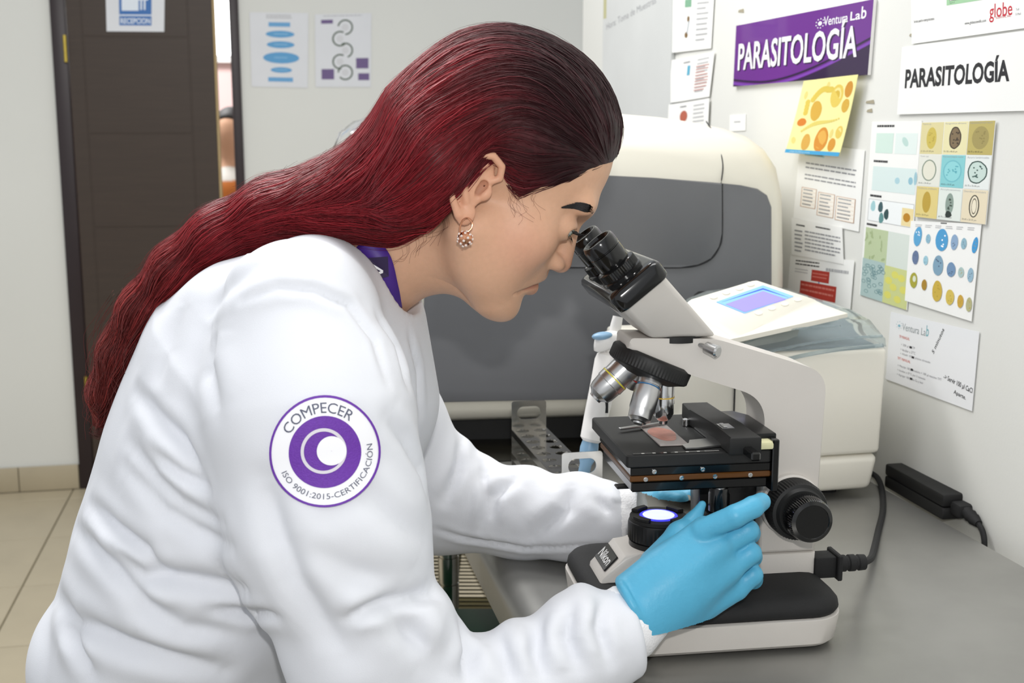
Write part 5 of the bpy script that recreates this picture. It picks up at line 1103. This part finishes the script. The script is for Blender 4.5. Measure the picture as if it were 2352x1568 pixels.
for k in range(NSEG + 1):
    f0 = hair_sdf(P); n_ = np.stack([hair_sdf(P + _v(e_)) - f0 for e_ in ((.0012, 0, 0), (0, .0012, 0), (0, 0, .0012))], -1); n_ /= np.linalg.norm(n_, axis=1, keepdims=True) + 1e-9; P = P - ((f0 - lift) * np.where(fly & (k > 9), .25, 1.0))[:, None] * n_; path.append(P.copy())
    f = flow(P); f = f - (f * n_).sum(1, keepdims=True) * n_; f /= np.linalg.norm(f, axis=1, keepdims=True) + 1e-9
    bn = np.cross(n_, f); ph = clump * 2.5 + k * .33
    P = P + (f + bn * (.10 * np.sin(ph) + .05 * rng.normal(0, 1, NS))[:, None]) * stp[:, None]
    lift = lay + np.where(fly, .0002 * k * k * .12, 0) + .0009 * np.sin(ph * 1.3)
path = np.stack(path, 1)                                         # NS x (NSEG+1) x 3
tv = np.linspace(0, 1, NSEG + 1); taper = np.minimum(1, np.minimum(tv / .12 + .15, (1 - tv) / .35 + .08))
rad0 = rng.uniform(.00026, .00055, NS) * np.where(fly, .45, 1); Rr = rad0[:, None] * taper[None]
tan = np.gradient(path, axis=1); tan /= np.linalg.norm(tan, axis=2, keepdims=True) + 1e-12
up0 = np.array([.13, -.97, .2]); xx = np.cross(tan, up0); xx /= np.linalg.norm(xx, axis=2, keepdims=True) + 1e-12; yy_ = np.cross(xx, tan)
ringv = np.stack([path + (xx * math.cos(t) + yy_ * math.sin(t)) * Rr[..., None] for t in (0, 2.0944, 4.18879)], 2)     # NS,K,3,3
base_i = np.arange(NS)[:, None, None] * (NSEG + 1) * 3 + np.arange(NSEG)[None, :, None] * 3
k3 = np.arange(3)[None, None]; qd = np.stack([base_i + k3, base_i + (k3 + 1) % 3, base_i + 3 + (k3 + 1) % 3, base_i + 3 + k3], -1).reshape(-1, 4)
sc_c = hair_col(path.reshape(-1, 3)).reshape(NS, NSEG + 1, 3) * np.exp(rng.normal(-.24, .20, NS) + .52 * lk)[:, None, None]  # strands take the same painted bands and highlights per lock
sc_c = np.repeat(sc_c[:, :, None, :], 3, 2).reshape(-1, 3)
tag(mesh_np('hair_strands', ringv.reshape(-1, 3), qd, 'hair', hair_o, np.clip(sc_c, 0, 1)), kind='stuff')

rw = random.Random(11); g = NB(); wl_ = []
def wisp(pts, Y_, r_): tube(g, smooth_path([PY(x, y, Y_) for x, y in pts], 4), r_, 3)
for k in range(16):
    x0, y0 = rw.uniform(1165, 1232), rw.uniform(428, 455); L_ = rw.uniform(.4, 1.0); sgn2 = rw.choice((-1, 1)); wl_.append(([(x0, y0), (x0 + 5 * sgn2 * L_, y0 + 22 * L_), (x0 + rw.uniform(4, 22) * L_, y0 + 44 * L_), (x0 + rw.uniform(-8, 40) * L_, y0 + 62 * L_)], .00008))
for k in range(70):
    t = rw.random(); x0 = 1410 - 190 * t + rw.uniform(-10, 10); y0 = 358 + 68 * t; wl_.append(([(x0 + 10, y0 - 6), (x0 - 6, y0 + 5), (x0 - 26, y0 + rw.uniform(2, 11)), (x0 - 52, y0 + rw.uniform(-4, 8))], .00016))
for k in range(14):
    x0 = rw.uniform(905, 1040); y0 = 590 - (x0 - 900) * .62; wl_.append(([(x0, y0 - 14), (x0 + 4, y0 + 8), (x0 - 8, y0 + rw.uniform(15, 30)), (x0 - rw.uniform(10, 40), y0 + rw.uniform(25, 55))], .00009))
S_ = surface_at(head_w, [p for w_, r_ in wl_ for p in w_]); okw = (np.abs(head_w(S_)) < .002).reshape(-1, 4).all(1); S_ = S_ + grad(head_w, S_) * .0009
for k, (w_, r_) in enumerate(wl_):
    if okw[k] and max(np.linalg.norm(np.diff(S_[4 * k:4 * k + 4], axis=0), axis=1)) < .03: tube(g, smooth_path(list(S_[4 * k:4 * k + 4]), 4), r_, 3)
for k in range(46):
    a_ = rw.random(); q = [(1400, 205), (1330, 112), (1230, 58), (1130, 58), (1020, 105), (930, 185), (860, 290), (740, 352), (600, 405), (480, 480), (390, 550), (310, 640), (250, 760), (215, 860)]; f_ = 5 + a_ * (len(q) - 7); i_ = int(f_); u_ = f_ - i_
    x0, y0 = q[i_][0] * (1 - u_) + q[i_ + 1][0] * u_, q[i_][1] * (1 - u_) + q[i_ + 1][1] * u_; dx2, dy2 = q[i_ + 1][0] - q[i_][0], q[i_ + 1][1] - q[i_][1]; n2 = math.hypot(dx2, dy2); dx2, dy2 = dx2 / n2, dy2 / n2; L_ = rw.uniform(50, 150); b_ = rw.uniform(2, 11)
    wisp([(x0 + dy2 * -4, y0 + dx2 * 4), (x0 + dx2 * L_ * .4 + dy2 * b_, y0 + dy2 * L_ * .4 - dx2 * b_), (x0 + dx2 * L_ * .8 + dy2 * b_ * .8, y0 + dy2 * L_ * .8 - dx2 * b_ * .8), (x0 + dx2 * L_ * 1.2 - dy2 * rw.uniform(-14, 6), y0 + dy2 * L_ * 1.2 + dx2 * rw.uniform(-14, 6))], 1.13 + rw.uniform(-.03, .03), .00010)
for k in range(150):
    x0, y0 = rw.uniform(215, 330), rw.uniform(720, 930); wisp([(x0 + 40, y0 - 60), (x0, y0), (x0 - rw.uniform(5, 30), y0 + rw.uniform(35, 60)), (x0 - rw.uniform(0, 45), y0 + rw.uniform(70, 110))], 1.13 + rw.uniform(-.06, .05), .00022)
mat('wisp', '5e2420', .5); tag(obj('loose_strands', g, 'wisp', hair_o, False, 180), kind='stuff')
# ------------------------------------------------------------------ lab coat
W = PY
torso = [W(775, 735, 1.14), W(660, 885, 1.14), W(592, 1060, 1.14), W(520, 1260, 1.14), W(440, 1480, 1.14), W(405, 1760, 1.14)]; torso_r = [.080, .136, .139, .136, .131, .140]; SQ = .74
sh_n = W(690, 735, .99)
armN = [sh_n, W(712, 950, .965), W(752, 1200, .95), W(838, 1485, .935)]; armN_r = [.069, .082, .080, .066]
foreN = [W(838, 1485, .935), W(1000, 1625, .94), W(1200, 1592, .955), W(1330, 1492, .968), W(1428, 1455, .975)]; foreN_r = [.066, .058, .052, .043, .039]
armF = [W(765, 745, 1.28), W(895, 965, 1.32), W(1000, 1146, 1.33), W(1200, 1180, 1.31), W(1320, 1190, 1.285), W(1385, 1192, 1.272)]; armF_r = [.062, .060, .060, .048, .045, .044]
def coat_sdf(P):
    d = s_chain(squash(P, 1.14, SQ), [squash(p, 1.14, SQ) for p in torso], torso_r, .03)
    d = smin(d, s_cap(P, W(815, 775, 1.15), W(850, 930, 1.16), .053, .064), .04)
    d = smin(d, s_chain(P, [W(800, 670, 1.11), W(720, 690, 1.05), W(570, 760, 1.06)], [.042, .052, .063], .03), .03)
    d = smin(d, s_cap(P, W(800, 700, 1.17), W(765, 745, 1.28), .048, .056), .03)
    d = smin(d, s_chain(P, armF, armF_r, .02), .02)
    d = smin(d, s_chain(P, armN, armN_r, .03), .022)
    d = smin(d, s_chain(P, foreN, foreN_r, .02), .014)
    for bx_, by_, bY, br in ((1335, 1398, .968, .020), (1290, 1425, .962, .016), (1180, 1478, .952, .018), (985, 1430, .93, .026), (1030, 1480, .935, .018)): d = smin(d, s_ell(P, W(bx_, by_, bY), (br * .8, br * 1.6, br)), .014)
    for bx_, by_, bY, br in ((1050, 1040, 1.33, .018), (1100, 1082, 1.325, .018), (1215, 1115, 1.315, .020), (1330, 1130, 1.285, .018)): d = smin(d, s_ell(P, W(bx_, by_, bY), (br * 1.1, br * 1.5, br)), .014)
    d = smin(d, s_ell(P, W(200, 1505, 1.10), (.049, .09, .070)), .006)
    d = smax(d, -s_chain(P, [W(770, 640, 1.12), W(850, 606, 1.125), W(1000, 535, 1.12)], [.050, .060, .066]), .004)     # neck opening
    d = smin(d, s_chain(P, [W(905, 690, 1.17), W(928, 716, 1.19), W(940, 738, 1.20)], [.008, .010, .006]), .004)
        # open ends of the sleeves
    eN = W(1452, 1448, .98); nN_ = (eN - W(1330, 1480, .968)); nN_ /= np.linalg.norm(nN_); d = np.where(((P - eN) @ nN_ > -.012) & (P[:, 1] < 1.13) & (P[:, 0] > .05), smax(d, (P - eN) @ nN_, .006), d)
    return d
cV, cQ = sdf_mesh(coat_sdf, (-.55, .82, .695), (.17, 1.46, 1.32), .0035, 1.8)
for _ in range(1): cV -= coat_sdf(cV)[:, None] * grad(coat_sdf, cV)
cN = grad(coat_sdf, cV, .002)
folds = [([(315, 900), (370, 962), (420, 1012), (470, 1088)], .010, .007), ([(302, 1019), (366, 1100), (420, 1150), (515, 1202)], .011, .008), ([(362, 1040), (420, 1085), (486, 1121)], .008, .006), ([(290, 1070), (383, 1172), (450, 1215), (532, 1254)], .012, .008),
         ([(209, 1160), (273, 1215), (341, 1262), (375, 1313)], .010, .008), ([(175, 1215), (256, 1296), (324, 1368), (366, 1424)], .012, .008), ([(273, 1266), (332, 1317), (426, 1330), (562, 1352)], .012, .010), ([(481, 1394), (540, 1402), (592, 1407), (640, 1411)], .008, .006),
         ([(132, 1369), (179, 1428), (298, 1484), (400, 1512), (511, 1539)], .014, .010), ([(149, 1433), (180, 1480), (213, 1540)], .012, .008), ([(340, 1380), (420, 1440), (520, 1450)], .012, .005),
         ([(609, 1105), (625, 1170), (642, 1235), (682, 1330), (740, 1420), (797, 1500)], .016, .008), ([(797, 1415), (840, 1395), (878, 1386), (993, 1367)], .009, .009), ([(880, 1400), (940, 1450), (990, 1500)], .013, .007), ([(700, 1250), (800, 1310), (900, 1350), (990, 1362)], .016, .005),
         ([(890, 960), (930, 1010), (965, 1080), (985, 1150)], .010, .005), ([(830, 1110), (900, 1180), (970, 1240)], .014, .005), ([(500, 760), (480, 850), (500, 950)], .014, .005), ([(560, 690), (640, 660), (720, 665), (800, 700), (860, 780), (890, 880)], .006, .0035), ([(870, 730), (910, 800), (935, 880)], .008, .006), ([(940, 770), (960, 850), (965, 950)], .007, .004),
         ([(1060, 1440), (1075, 1500), (1070, 1560)], .010, .008), ([(1150, 1470), (1165, 1520), (1180, 1568)], .010, .006), ([(1240, 1440), (1230, 1500), (1250, 1560)], .010, .006), ([(1310, 1400), (1300, 1460), (1330, 1530)], .009, .007), ([(1385, 1385), (1375, 1440), (1400, 1520)], .008, .006),
         ([(1060, 1010), (1052, 1080), (1020, 1150)], .009, .007), ([(1110, 1060), (1115, 1150), (1105, 1215)], .006, .004), ([(1180, 1100), (1135, 1140), (1125, 1200)], .010, .007), ([(1310, 1120), (1300, 1170), (1230, 1230)], .012, .007), ([(1000, 1215), (1060, 1235), (1130, 1245), (1200, 1257), (1420, 1250)], .005, .004), ([(1370, 1140), (1400, 1180)], .009, .005), ([(420, 700), (380, 800), (350, 900)], .018, .004), ([(600, 600), (520, 660), (470, 740)], .02, .004)]
disp = np.zeros(len(cV))
for pl, w_, a_ in folds:
    fine = []
    for (x0, y0), (x1, y1) in zip(pl, pl[1:]): fine += [(x0 + (x1 - x0) * t, y0 + (y1 - y0) * t) for t in np.linspace(0, 1, 9)[:-1]]
    fine.append(pl[-1]); fine = np.array(smooth_path([(x, y, 0) for x, y in fine], 2))[:, :2]
    S3 = surface_at(coat_sdf, fine); lo_, hi_ = S3.min(0) - .06, S3.max(0) + .06
    sel = np.nonzero(((cV > lo_) & (cV < hi_)).all(1))[0]
    if len(sel) == 0: continue
    dd = np.empty(len(sel)); tt = np.empty(len(sel))
    for s0 in range(0, len(sel), 6000):
        D_ = ((cV[sel[s0:s0 + 6000], None] - S3[None]) ** 2).sum(-1); i_ = D_.argmin(1); dd[s0:s0 + 6000] = np.sqrt(D_[np.arange(len(i_)), i_]); tt[s0:s0 + 6000] = i_ / (len(S3) - 1)
    fade = np.sin(np.clip(tt, .02, .98) * math.pi) ** .5
    w_ = w_ * .66; disp[sel] += a_ * fade * (-1.1 * np.exp(-(dd / w_) ** 2) + .5 * np.exp(-((dd - 2.2 * w_) / (1.5 * w_)) ** 2))
sw = (np.sin(cV[:, 0] * 37 + cV[:, 2] * 21) * np.sin(cV[:, 2] * 43 - cV[:, 1] * 31) + .5 * np.sin(cV[:, 0] * 71 - cV[:, 2] * 55 + cV[:, 1] * 40)) * .0004
cV = cV + cN * (disp + sw)[:, None]
mat('coat_cloth', 'dfe1e7', .72, var=.015, vscale=8, bump=.12, bscale=1400, sheen=.1)
coat = mesh_np('lab_coat', cV, cQ, 'coat_cloth', woman)
# lower body below the picture's edge
hipc = W(430, 1500, 1.14)
def legs_sdf(P):
    d = s_ell(P, hipc + (0, 0, -.16), (.125, .155, .15))
    for s1 in (-1, 1): d = smin(d, s_chain(P, [hipc + (0, s1 * .075, -.22), hipc + (.02, s1 * .09, -.50), (hipc[0], hipc[1] + s1 * .10, .09)], [.085, .062, .048]), .03)
    return d
lV, lQ = sdf_mesh(legs_sdf, (hipc[0] - .2, hipc[1] - .22, .05), (hipc[0] + .22, hipc[1] + .22, hipc[2]), .012, 1.8)
mat('trouser', '23252c', .8, bump=.2, bscale=600); mesh_np('trousers', lV, lQ, 'trouser', woman)
def shoe_sdf(P):
    d = None
    for s1 in (-1, 1):
        e = smax(s_chain(P, [(hipc[0] - .05, hipc[1] + s1 * .10, .045), (hipc[0] + .06, hipc[1] + s1 * .105, .04), (hipc[0] + .15, hipc[1] + s1 * .115, .03)], [.045, .045, .034], .02), -P[:, 2], .004); d = e if d is None else np.minimum(d, e)
    return d
lV, lQ = sdf_mesh(shoe_sdf, (hipc[0] - .13, hipc[1] - .2, -.01), (hipc[0] + .22, hipc[1] + .2, .12), .008, 1.8)
mesh_np('shoes', lV, lQ, flat('e6e6e6').name, woman)
# knitted cuffs at the sleeve ends
mat('knit', 'eeeef0', .85, bump=.4, bscale=500)
def sleeve_cuff(p0, p1, p2, r0, r1, nm='cuff'):
    p0, p1, p2 = map(_v, (p0, p1, p2)); g = NB(); ax_ = p1 - p0; L_ = float(np.linalg.norm(p2 - p0))
    lathe(g, [(r0 * .9, 0), (r0, .004), (r0 * 1.01, L_ * .5), (r1, L_ - .002), (r1 * .96, L_), (r1 * .9, L_ - .002)], p0, p2 - p0, 60, (1, 3, .0006)); return obj(nm, g, 'knit', coat, smooth=60)
sleeve_cuff(W(1400, 1452, .974), W(1440, 1430, .976), W(1500, 1397, .987), .033, .0255)
sleeve_cuff(W(1405, 1192, 1.272), W(1440, 1190, 1.265), W(1478, 1185, 1.262), .037, .033)
# embroidered round patch on the sleeve
def on_coat(pts, lift): P_ = surface_at(coat_sdf, pts); return P_ + grad(coat_sdf, P_, .004) * lift
PC, PR = (745, 1037), 121.0
mat('embroidery_purple', '6d35a8', .6, var=.12, vscale=400, bump=.3, bscale=900); mat('embroidery_grey', 'd9d5de', .6); mat('patch_white', 'f6f6fa', .7); mat('thread_grey', '5c5f72', .7)
patch = None
def disc_ring(r0, r1, lift, m_, nm, c=PC, n=64, a0=0, a1=360):
    global patch
    full = abs(a1 - a0) >= 360; K = n if full else n + 1; t = np.radians(np.linspace(a0, a1, K, endpoint=not full)); rr_ = np.linspace(r0, r1, 7 if r1 - r0 > 30 else 3)
    P_ = on_coat([(c[0] + r * math.cos(k), c[1] + r * 1.045 * math.sin(k)) for r in rr_ for k in t], lift); fcs = []
    for i in range(len(rr_) - 1):
        for k in range(K if full else K - 1): fcs.append((i * K + k, i * K + (k + 1) % K, (i + 1) * K + (k + 1) % K, (i + 1) * K + k))
    o = pyd(nm, P_, fcs, m_, coat if patch is None else patch, True, 180)
    if patch is None: patch = o
    return o
disc_ring(1, PR - 2, .0042, 'patch_white', 'sleeve_patch'); disc_ring(PR - 4.5, PR + .5, .0047, 'embroidery_purple', 'border_ring'); disc_ring(1, 79, .0047, 'embroidery_purple', 'purple_disc')
disc_ring(43, 50, .0050, 'embroidery_grey', 'grey_ring', (742, 1034)); disc_ring(.5, 32, .0051, 'patch_white', 'white_disc', (759, 1033))
def arc_text(txt, r_in, h_, a_start, a_end, inward, nm):
    gv, gf = text_verts(txt, .0); lo, hi = gv.min(0), gv.max(0); pts = []
    for p in gv:
        x = (p[0] - lo[0]) / (hi[0] - lo[0]); y = (p[1] - lo[1]) / (hi[1] - lo[1]); t = math.radians(a_start + (a_end - a_start) * x); r = r_in + h_ * (y if not inward else 1 - y)
        pts.append((PC[0] + r * math.cos(t), PC[1] + r * 1.045 * math.sin(t)))
    pyd(nm, on_coat(pts, .0049), gf, 'thread_grey', patch, True, None)
arc_text('COMPECER', 85, 22, -152, -52, False, 'lettering'); arc_text('ISO 9001:2015-CERTIFICACIÓN', 88, 16, 155, -11, True, 'lettering')

# ------------------------------------------------------------------ gloves
mat('nitrile', '55abce', .42, var=.06, vscale=40, bump=.15, bscale=260, spec=.45)
def gloveN(P):
    wr = [(1440, 1368, .985), (1457, 1398, .976), (1477, 1432, .976), (1494, 1462, .985)]
    mcp = [(1618, 1216, 1.003), (1652, 1254, .993), (1676, 1303, .997), (1690, 1350, 1.010)]
    d = None
    for (a, b), r0, r1 in zip(zip(wr, mcp), (.017, .018, .017, .015), (.0122, .0122, .0120, .0112)):
        e = s_cap(P, W(*a), W(*b), r0, r1); d = e if d is None else smin(d, e, .012)
    d = smin(d, s_chain(P, [W(1467, 1415, .985), W(1545, 1350, 1.0), W(1620, 1295, 1.01)], [.029, .029, .022], .01), .02)
    fi = [[(1614, 1220, .996), (1690, 1184, .984), (1730, 1164, .992), (1749, 1152, 1.004)], [(1652, 1254, .997), (1718, 1218, 1.000), (1722, 1224, 1.024), (1695, 1228, 1.040)],
          [(1676, 1303, .997), (1724, 1270, 1.000), (1727, 1278, 1.024), (1700, 1285, 1.040)], [(1690, 1350, 1.010), (1729, 1320, 1.010), (1730, 1330, 1.030), (1705, 1338, 1.042)]]
    for f_, rs in zip(fi, ([.0112, .0099, .0095, .0082], [.0118, .0098, .0094, .0086], [.0115, .0096, .0092, .0084], [.0108, .0090, .0086, .0080])): d = smin(d, s_chain(P, [W(*p) for p in f_], rs, .002), .0022)
    d = smin(d, s_chain(P, [W(1520, 1300, 1.012), W(1562, 1228, 1.030), W(1592, 1197, 1.043), W(1613, 1158, 1.048)], [.020, .0120, .0078, .0038], .005), .008)
    rim = []
    for k in range(25):
        t = 2 * math.pi * k / 24; rim.append(W(1467 + 41 * math.cos(t), 1415 + 75 * math.cos(t), .983 + .029 * math.sin(t)))
    rimd = s_chain(P, rim, [.0036] * 25)
    # stretched creases over the knuckles
    for a, b in (((1640, 1228), (1760, 1215)), ((1450, 1330), (1530, 1470)), ((1470, 1322), (1545, 1462))):
        d = d + .0010 * np.exp(-(s_cap(P, W(*a, .985), W(*b, .985), 0, 0) / .004) ** 2)
    ax_ = W(1617, 1332, .985) - W(1467, 1415, .985); ax_ /= np.linalg.norm(ax_)
    return smin(smax(d, -((P - W(1467, 1415, .985)) @ ax_) - .002, .003), rimd, .003)
gV, gQ = sdf_mesh(gloveN, (.06, .92, .98), (.28, 1.09, 1.20), .0018, 1.8)
gl = mesh_np('glove', gV, gQ, 'nitrile', woman)
def gloveF(P):
    d = s_chain(P, [W(1462, 1186, 1.262), W(1510, 1172, 1.255), W(1560, 1180, 1.245)], [.030, .033, .026], .01)
    for f_, rs in (([(1560, 1150, 1.245), (1600, 1140, 1.235), (1630, 1150, 1.225)], [.012, .0105, .009]), ([(1565, 1175, 1.24), (1610, 1172, 1.228), (1640, 1185, 1.22)], [.012, .0108, .009]), ([(1565, 1200, 1.24), (1610, 1200, 1.228), (1635, 1212, 1.22)], [.012, .0108, .009]), ([(1555, 1222, 1.245), (1595, 1225, 1.235), (1618, 1235, 1.228)], [.011, .0098, .0085]), ([(1500, 1160, 1.24), (1530, 1145, 1.222), (1562, 1148, 1.212)], [.015, .012, .0095])):
        d = smin(d, s_chain(P, [W(*p) for p in f_], rs, .003), .008)
    return d
gV, gQ = sdf_mesh(gloveF, (.08, 1.17, 1.02), (.32, 1.34, 1.26), .0024, 1.8)
mesh_np('glove', gV, gQ, 'nitrile', woman)

# ------------------------------------------------------------------ lanyard and earring
mat('lanyard_purple', '4b2a8c', .5, var=.1, vscale=60)
lw = [PY(x, y, Y_) for x, y, Y_ in ((845, 560, 1.085), (862, 592, 1.068), (872, 622, 1.063), (882, 655, 1.066), (893, 690, 1.078), (900, 720, 1.095))]
lp_ = smooth_path(lw, 5); rows = []
def on_neck(p, l):
    q = to_head(np.asarray(p)); l = np.asarray(l)
    for _ in range(5): q = q - (head_sdf(q) - l)[:, None] * grad(head_sdf, q)
    return from_head(q)
hw2 = .0125; V2 = []
for i, p in enumerate(lp_):
    d_ = lp_[min(i + 1, len(lp_) - 1)] - lp_[max(i - 1, 0)]; d_ /= np.linalg.norm(d_); s_ = np.cross(d_, np.array([0, -1, 0])); s_ /= np.linalg.norm(s_)
    V2 += [p - s_ * hw2, p, p + s_ * hw2]
V2 = list(on_neck(V2, np.tile([.0025, .0030, .0025], len(lp_)))); fc2 = []
for i in range(len(lp_) - 1):
    for j in (0, 1): fc2.append((3 * i + j, 3 * i + j + 1, 3 * i + j + 4, 3 * i + j + 3))
lan = pyd('lanyard', V2, fc2, 'lanyard_purple', woman, True, 180); sm_ = lan.modifiers.new('thick', 'SOLIDIFY'); sm_.thickness = .0012
def neck_quad(pts, l, m_, nm, par): 
    P_ = list(on_neck([PY(x, y, 1.065) for x, y in pts], l)); return pyd(nm, P_, [tuple(range(len(P_)))], m_, par, True, None)
neck_quad([(846, 592), (890, 590), (894, 640), (862, 646)], .0042, flat('2a1a44').name, 'print_box', lan)
neck_quad([(848, 608), (850, 603), (879, 622), (880, 628)], .0047, 'white_ink', 'letter_stroke', lan); neck_quad([(880, 622), (880, 629), (851, 640), (850, 634)], .0047, 'white_ink', 'letter_stroke', lan)
mat('rose_gold', 'd79a78', .25, 1.0)
er = bpy.data.objects.new('earring', None); COL.objects.link(er); er.parent = woman; er.matrix_parent_inverse = Matrix.Translation(woman.location).inverted()
eY = float(surface_at(lambda P: np.minimum(head_sdf(to_head(P)), hair_sdf(P)), [(1072, 512), (1060, 545), (1075, 545)])[:, 1].min()) - .0035; ec = PY(1068, 548, eY - .004)
g = NB(); hoop = [PY(x, y, eY + q) for x, y, q in ((1058, 545, -.002), (1056, 525, -.001), (1062, 507, .001), (1074, 501, .001), (1084, 510, -.001), (1083, 523, -.002), (1074, 533, -.003))]; tube(g, smooth_path(hoop, 6), .0008, 8); o = obj('ear_wire', g, 'rose_gold', er); o.parent = er
g = NB(); bmesh.ops.create_icosphere(g, subdivisions=2, radius=.0066, matrix=Matrix.Translation(Vector(ec))); 
o = obj('bead', g, 'rose_gold', er, smooth=10)
g = NB(); rb = random.Random(3)
for k in range(26):
    z_ = 1 - 2 * (k + .5) / 26; t = k * 2.4; r_ = math.sqrt(1 - z_ * z_); bmesh.ops.create_icosphere(g, subdivisions=1, radius=.0013, matrix=Matrix.Translation(Vector(ec) + Vector((r_ * math.cos(t), r_ * math.sin(t), z_)) * .0064))
mat('crystal', 'f3e6df', .08, .3, coat=.8); tag(obj('crystals', g, 'crystal', o), kind='stuff')

# ------------------------------------------------------------------ far things: a visitor seen through the gap, a glass jar behind the hair
vy = BACK_P[1] + 1.1; vc = PY(520, 300, vy)
vis_p = thing('person', 'dark-haired visitor in orange glimpsed through the door gap', 'person', (vc[0] - .02, vy, 0))
def vis_sdf(P):
    hd = vc + np.array([.02, 0, -.02]); d = s_ell(P, hd, (.078, .095, .115)); d = smin(d, s_cap(P, hd - (0, 0, .08), hd - (0, 0, .20), .05, .06), .03)
    sq = squash(P, hd[1], 1.0); d = smin(d, s_chain(P, [hd + (-.13, 0, -.24), hd + (.13, 0, -.24)], [.07, .07]), .05); d = smin(d, s_chain(P, [hd - (0, 0, .28), hd - (0, 0, .55), hd - (0, 0, .78)], [.13, .14, .16]), .06)
    for s1 in (-1, 1):
        d = smin(d, s_chain(P, [hd + (s1 * .19, 0, -.26), hd + (s1 * .23, .02, -.52), hd + (s1 * .14, -.18, -.66)], [.055, .045, .035]), .03)
        d = smin(d, s_chain(P, [hd + (s1 * .09, 0, -.80), hd + (s1 * .11, -.36, -.82), hd + (s1 * .11, -.36, -hd[2] + .04)], [.08, .07, .045]), .04)
    return d
vV, vQ = sdf_mesh(vis_sdf, vc + (-.36, -.5, -vc[2] - .01), vc + (.36, .25, .15), .014, 1.8)
zz_ = vV[:, 2] - vc[2]; vcol = np.where((zz_ > -.17)[:, None], np.array(lin('c79a7c')), np.where((zz_ > -.23)[:, None], np.array(lin('d8d4cc')), np.array(lin('c4702c'))))
mat('visitor', 'c4702c', .7, attr='Col'); mesh_np('body', vV, vQ, 'visitor', vis_p, vcol)
def vhair(P): hd = vc + np.array([.02, 0, -.02]); return smax(s_ell(P, hd + (0, .012, .012), (.088, .105, .122)), -(P[:, 2] - (hd[2] - .01) - np.clip((P[:, 1] - hd[1]) * -1.2, -.1, .1)), .02)
vV, vQ = sdf_mesh(vhair, vc + (-.12, -.16, -.2), vc + (.16, .16, .15), .009, 1.8); mesh_np('hair', vV, vQ, flat('17110f').name, vis_p)
jc = PY(856, 360, 2.25); g = NB()
lathe(g, [(.076, TABLE_Z + .001), (.08, TABLE_Z + .01), (.08, jc[2] - .03), (.076, jc[2] + .01), (.062, jc[2] + .045), (.035, jc[2] + .066), (.012, jc[2] + .073), (.010, jc[2] + .070), (.034, jc[2] + .063), (.060, jc[2] + .043), (.0735, jc[2] + .01), (.0775, jc[2] - .03), (.0775, TABLE_Z + .012)], (jc[0], jc[1], 0), (0, 0, 1), 40, None, False)
tag(obj('bell_jar', g, 'glass', None, False, 40), 'clear glass bell jar half hidden behind the red hair', 'jar')
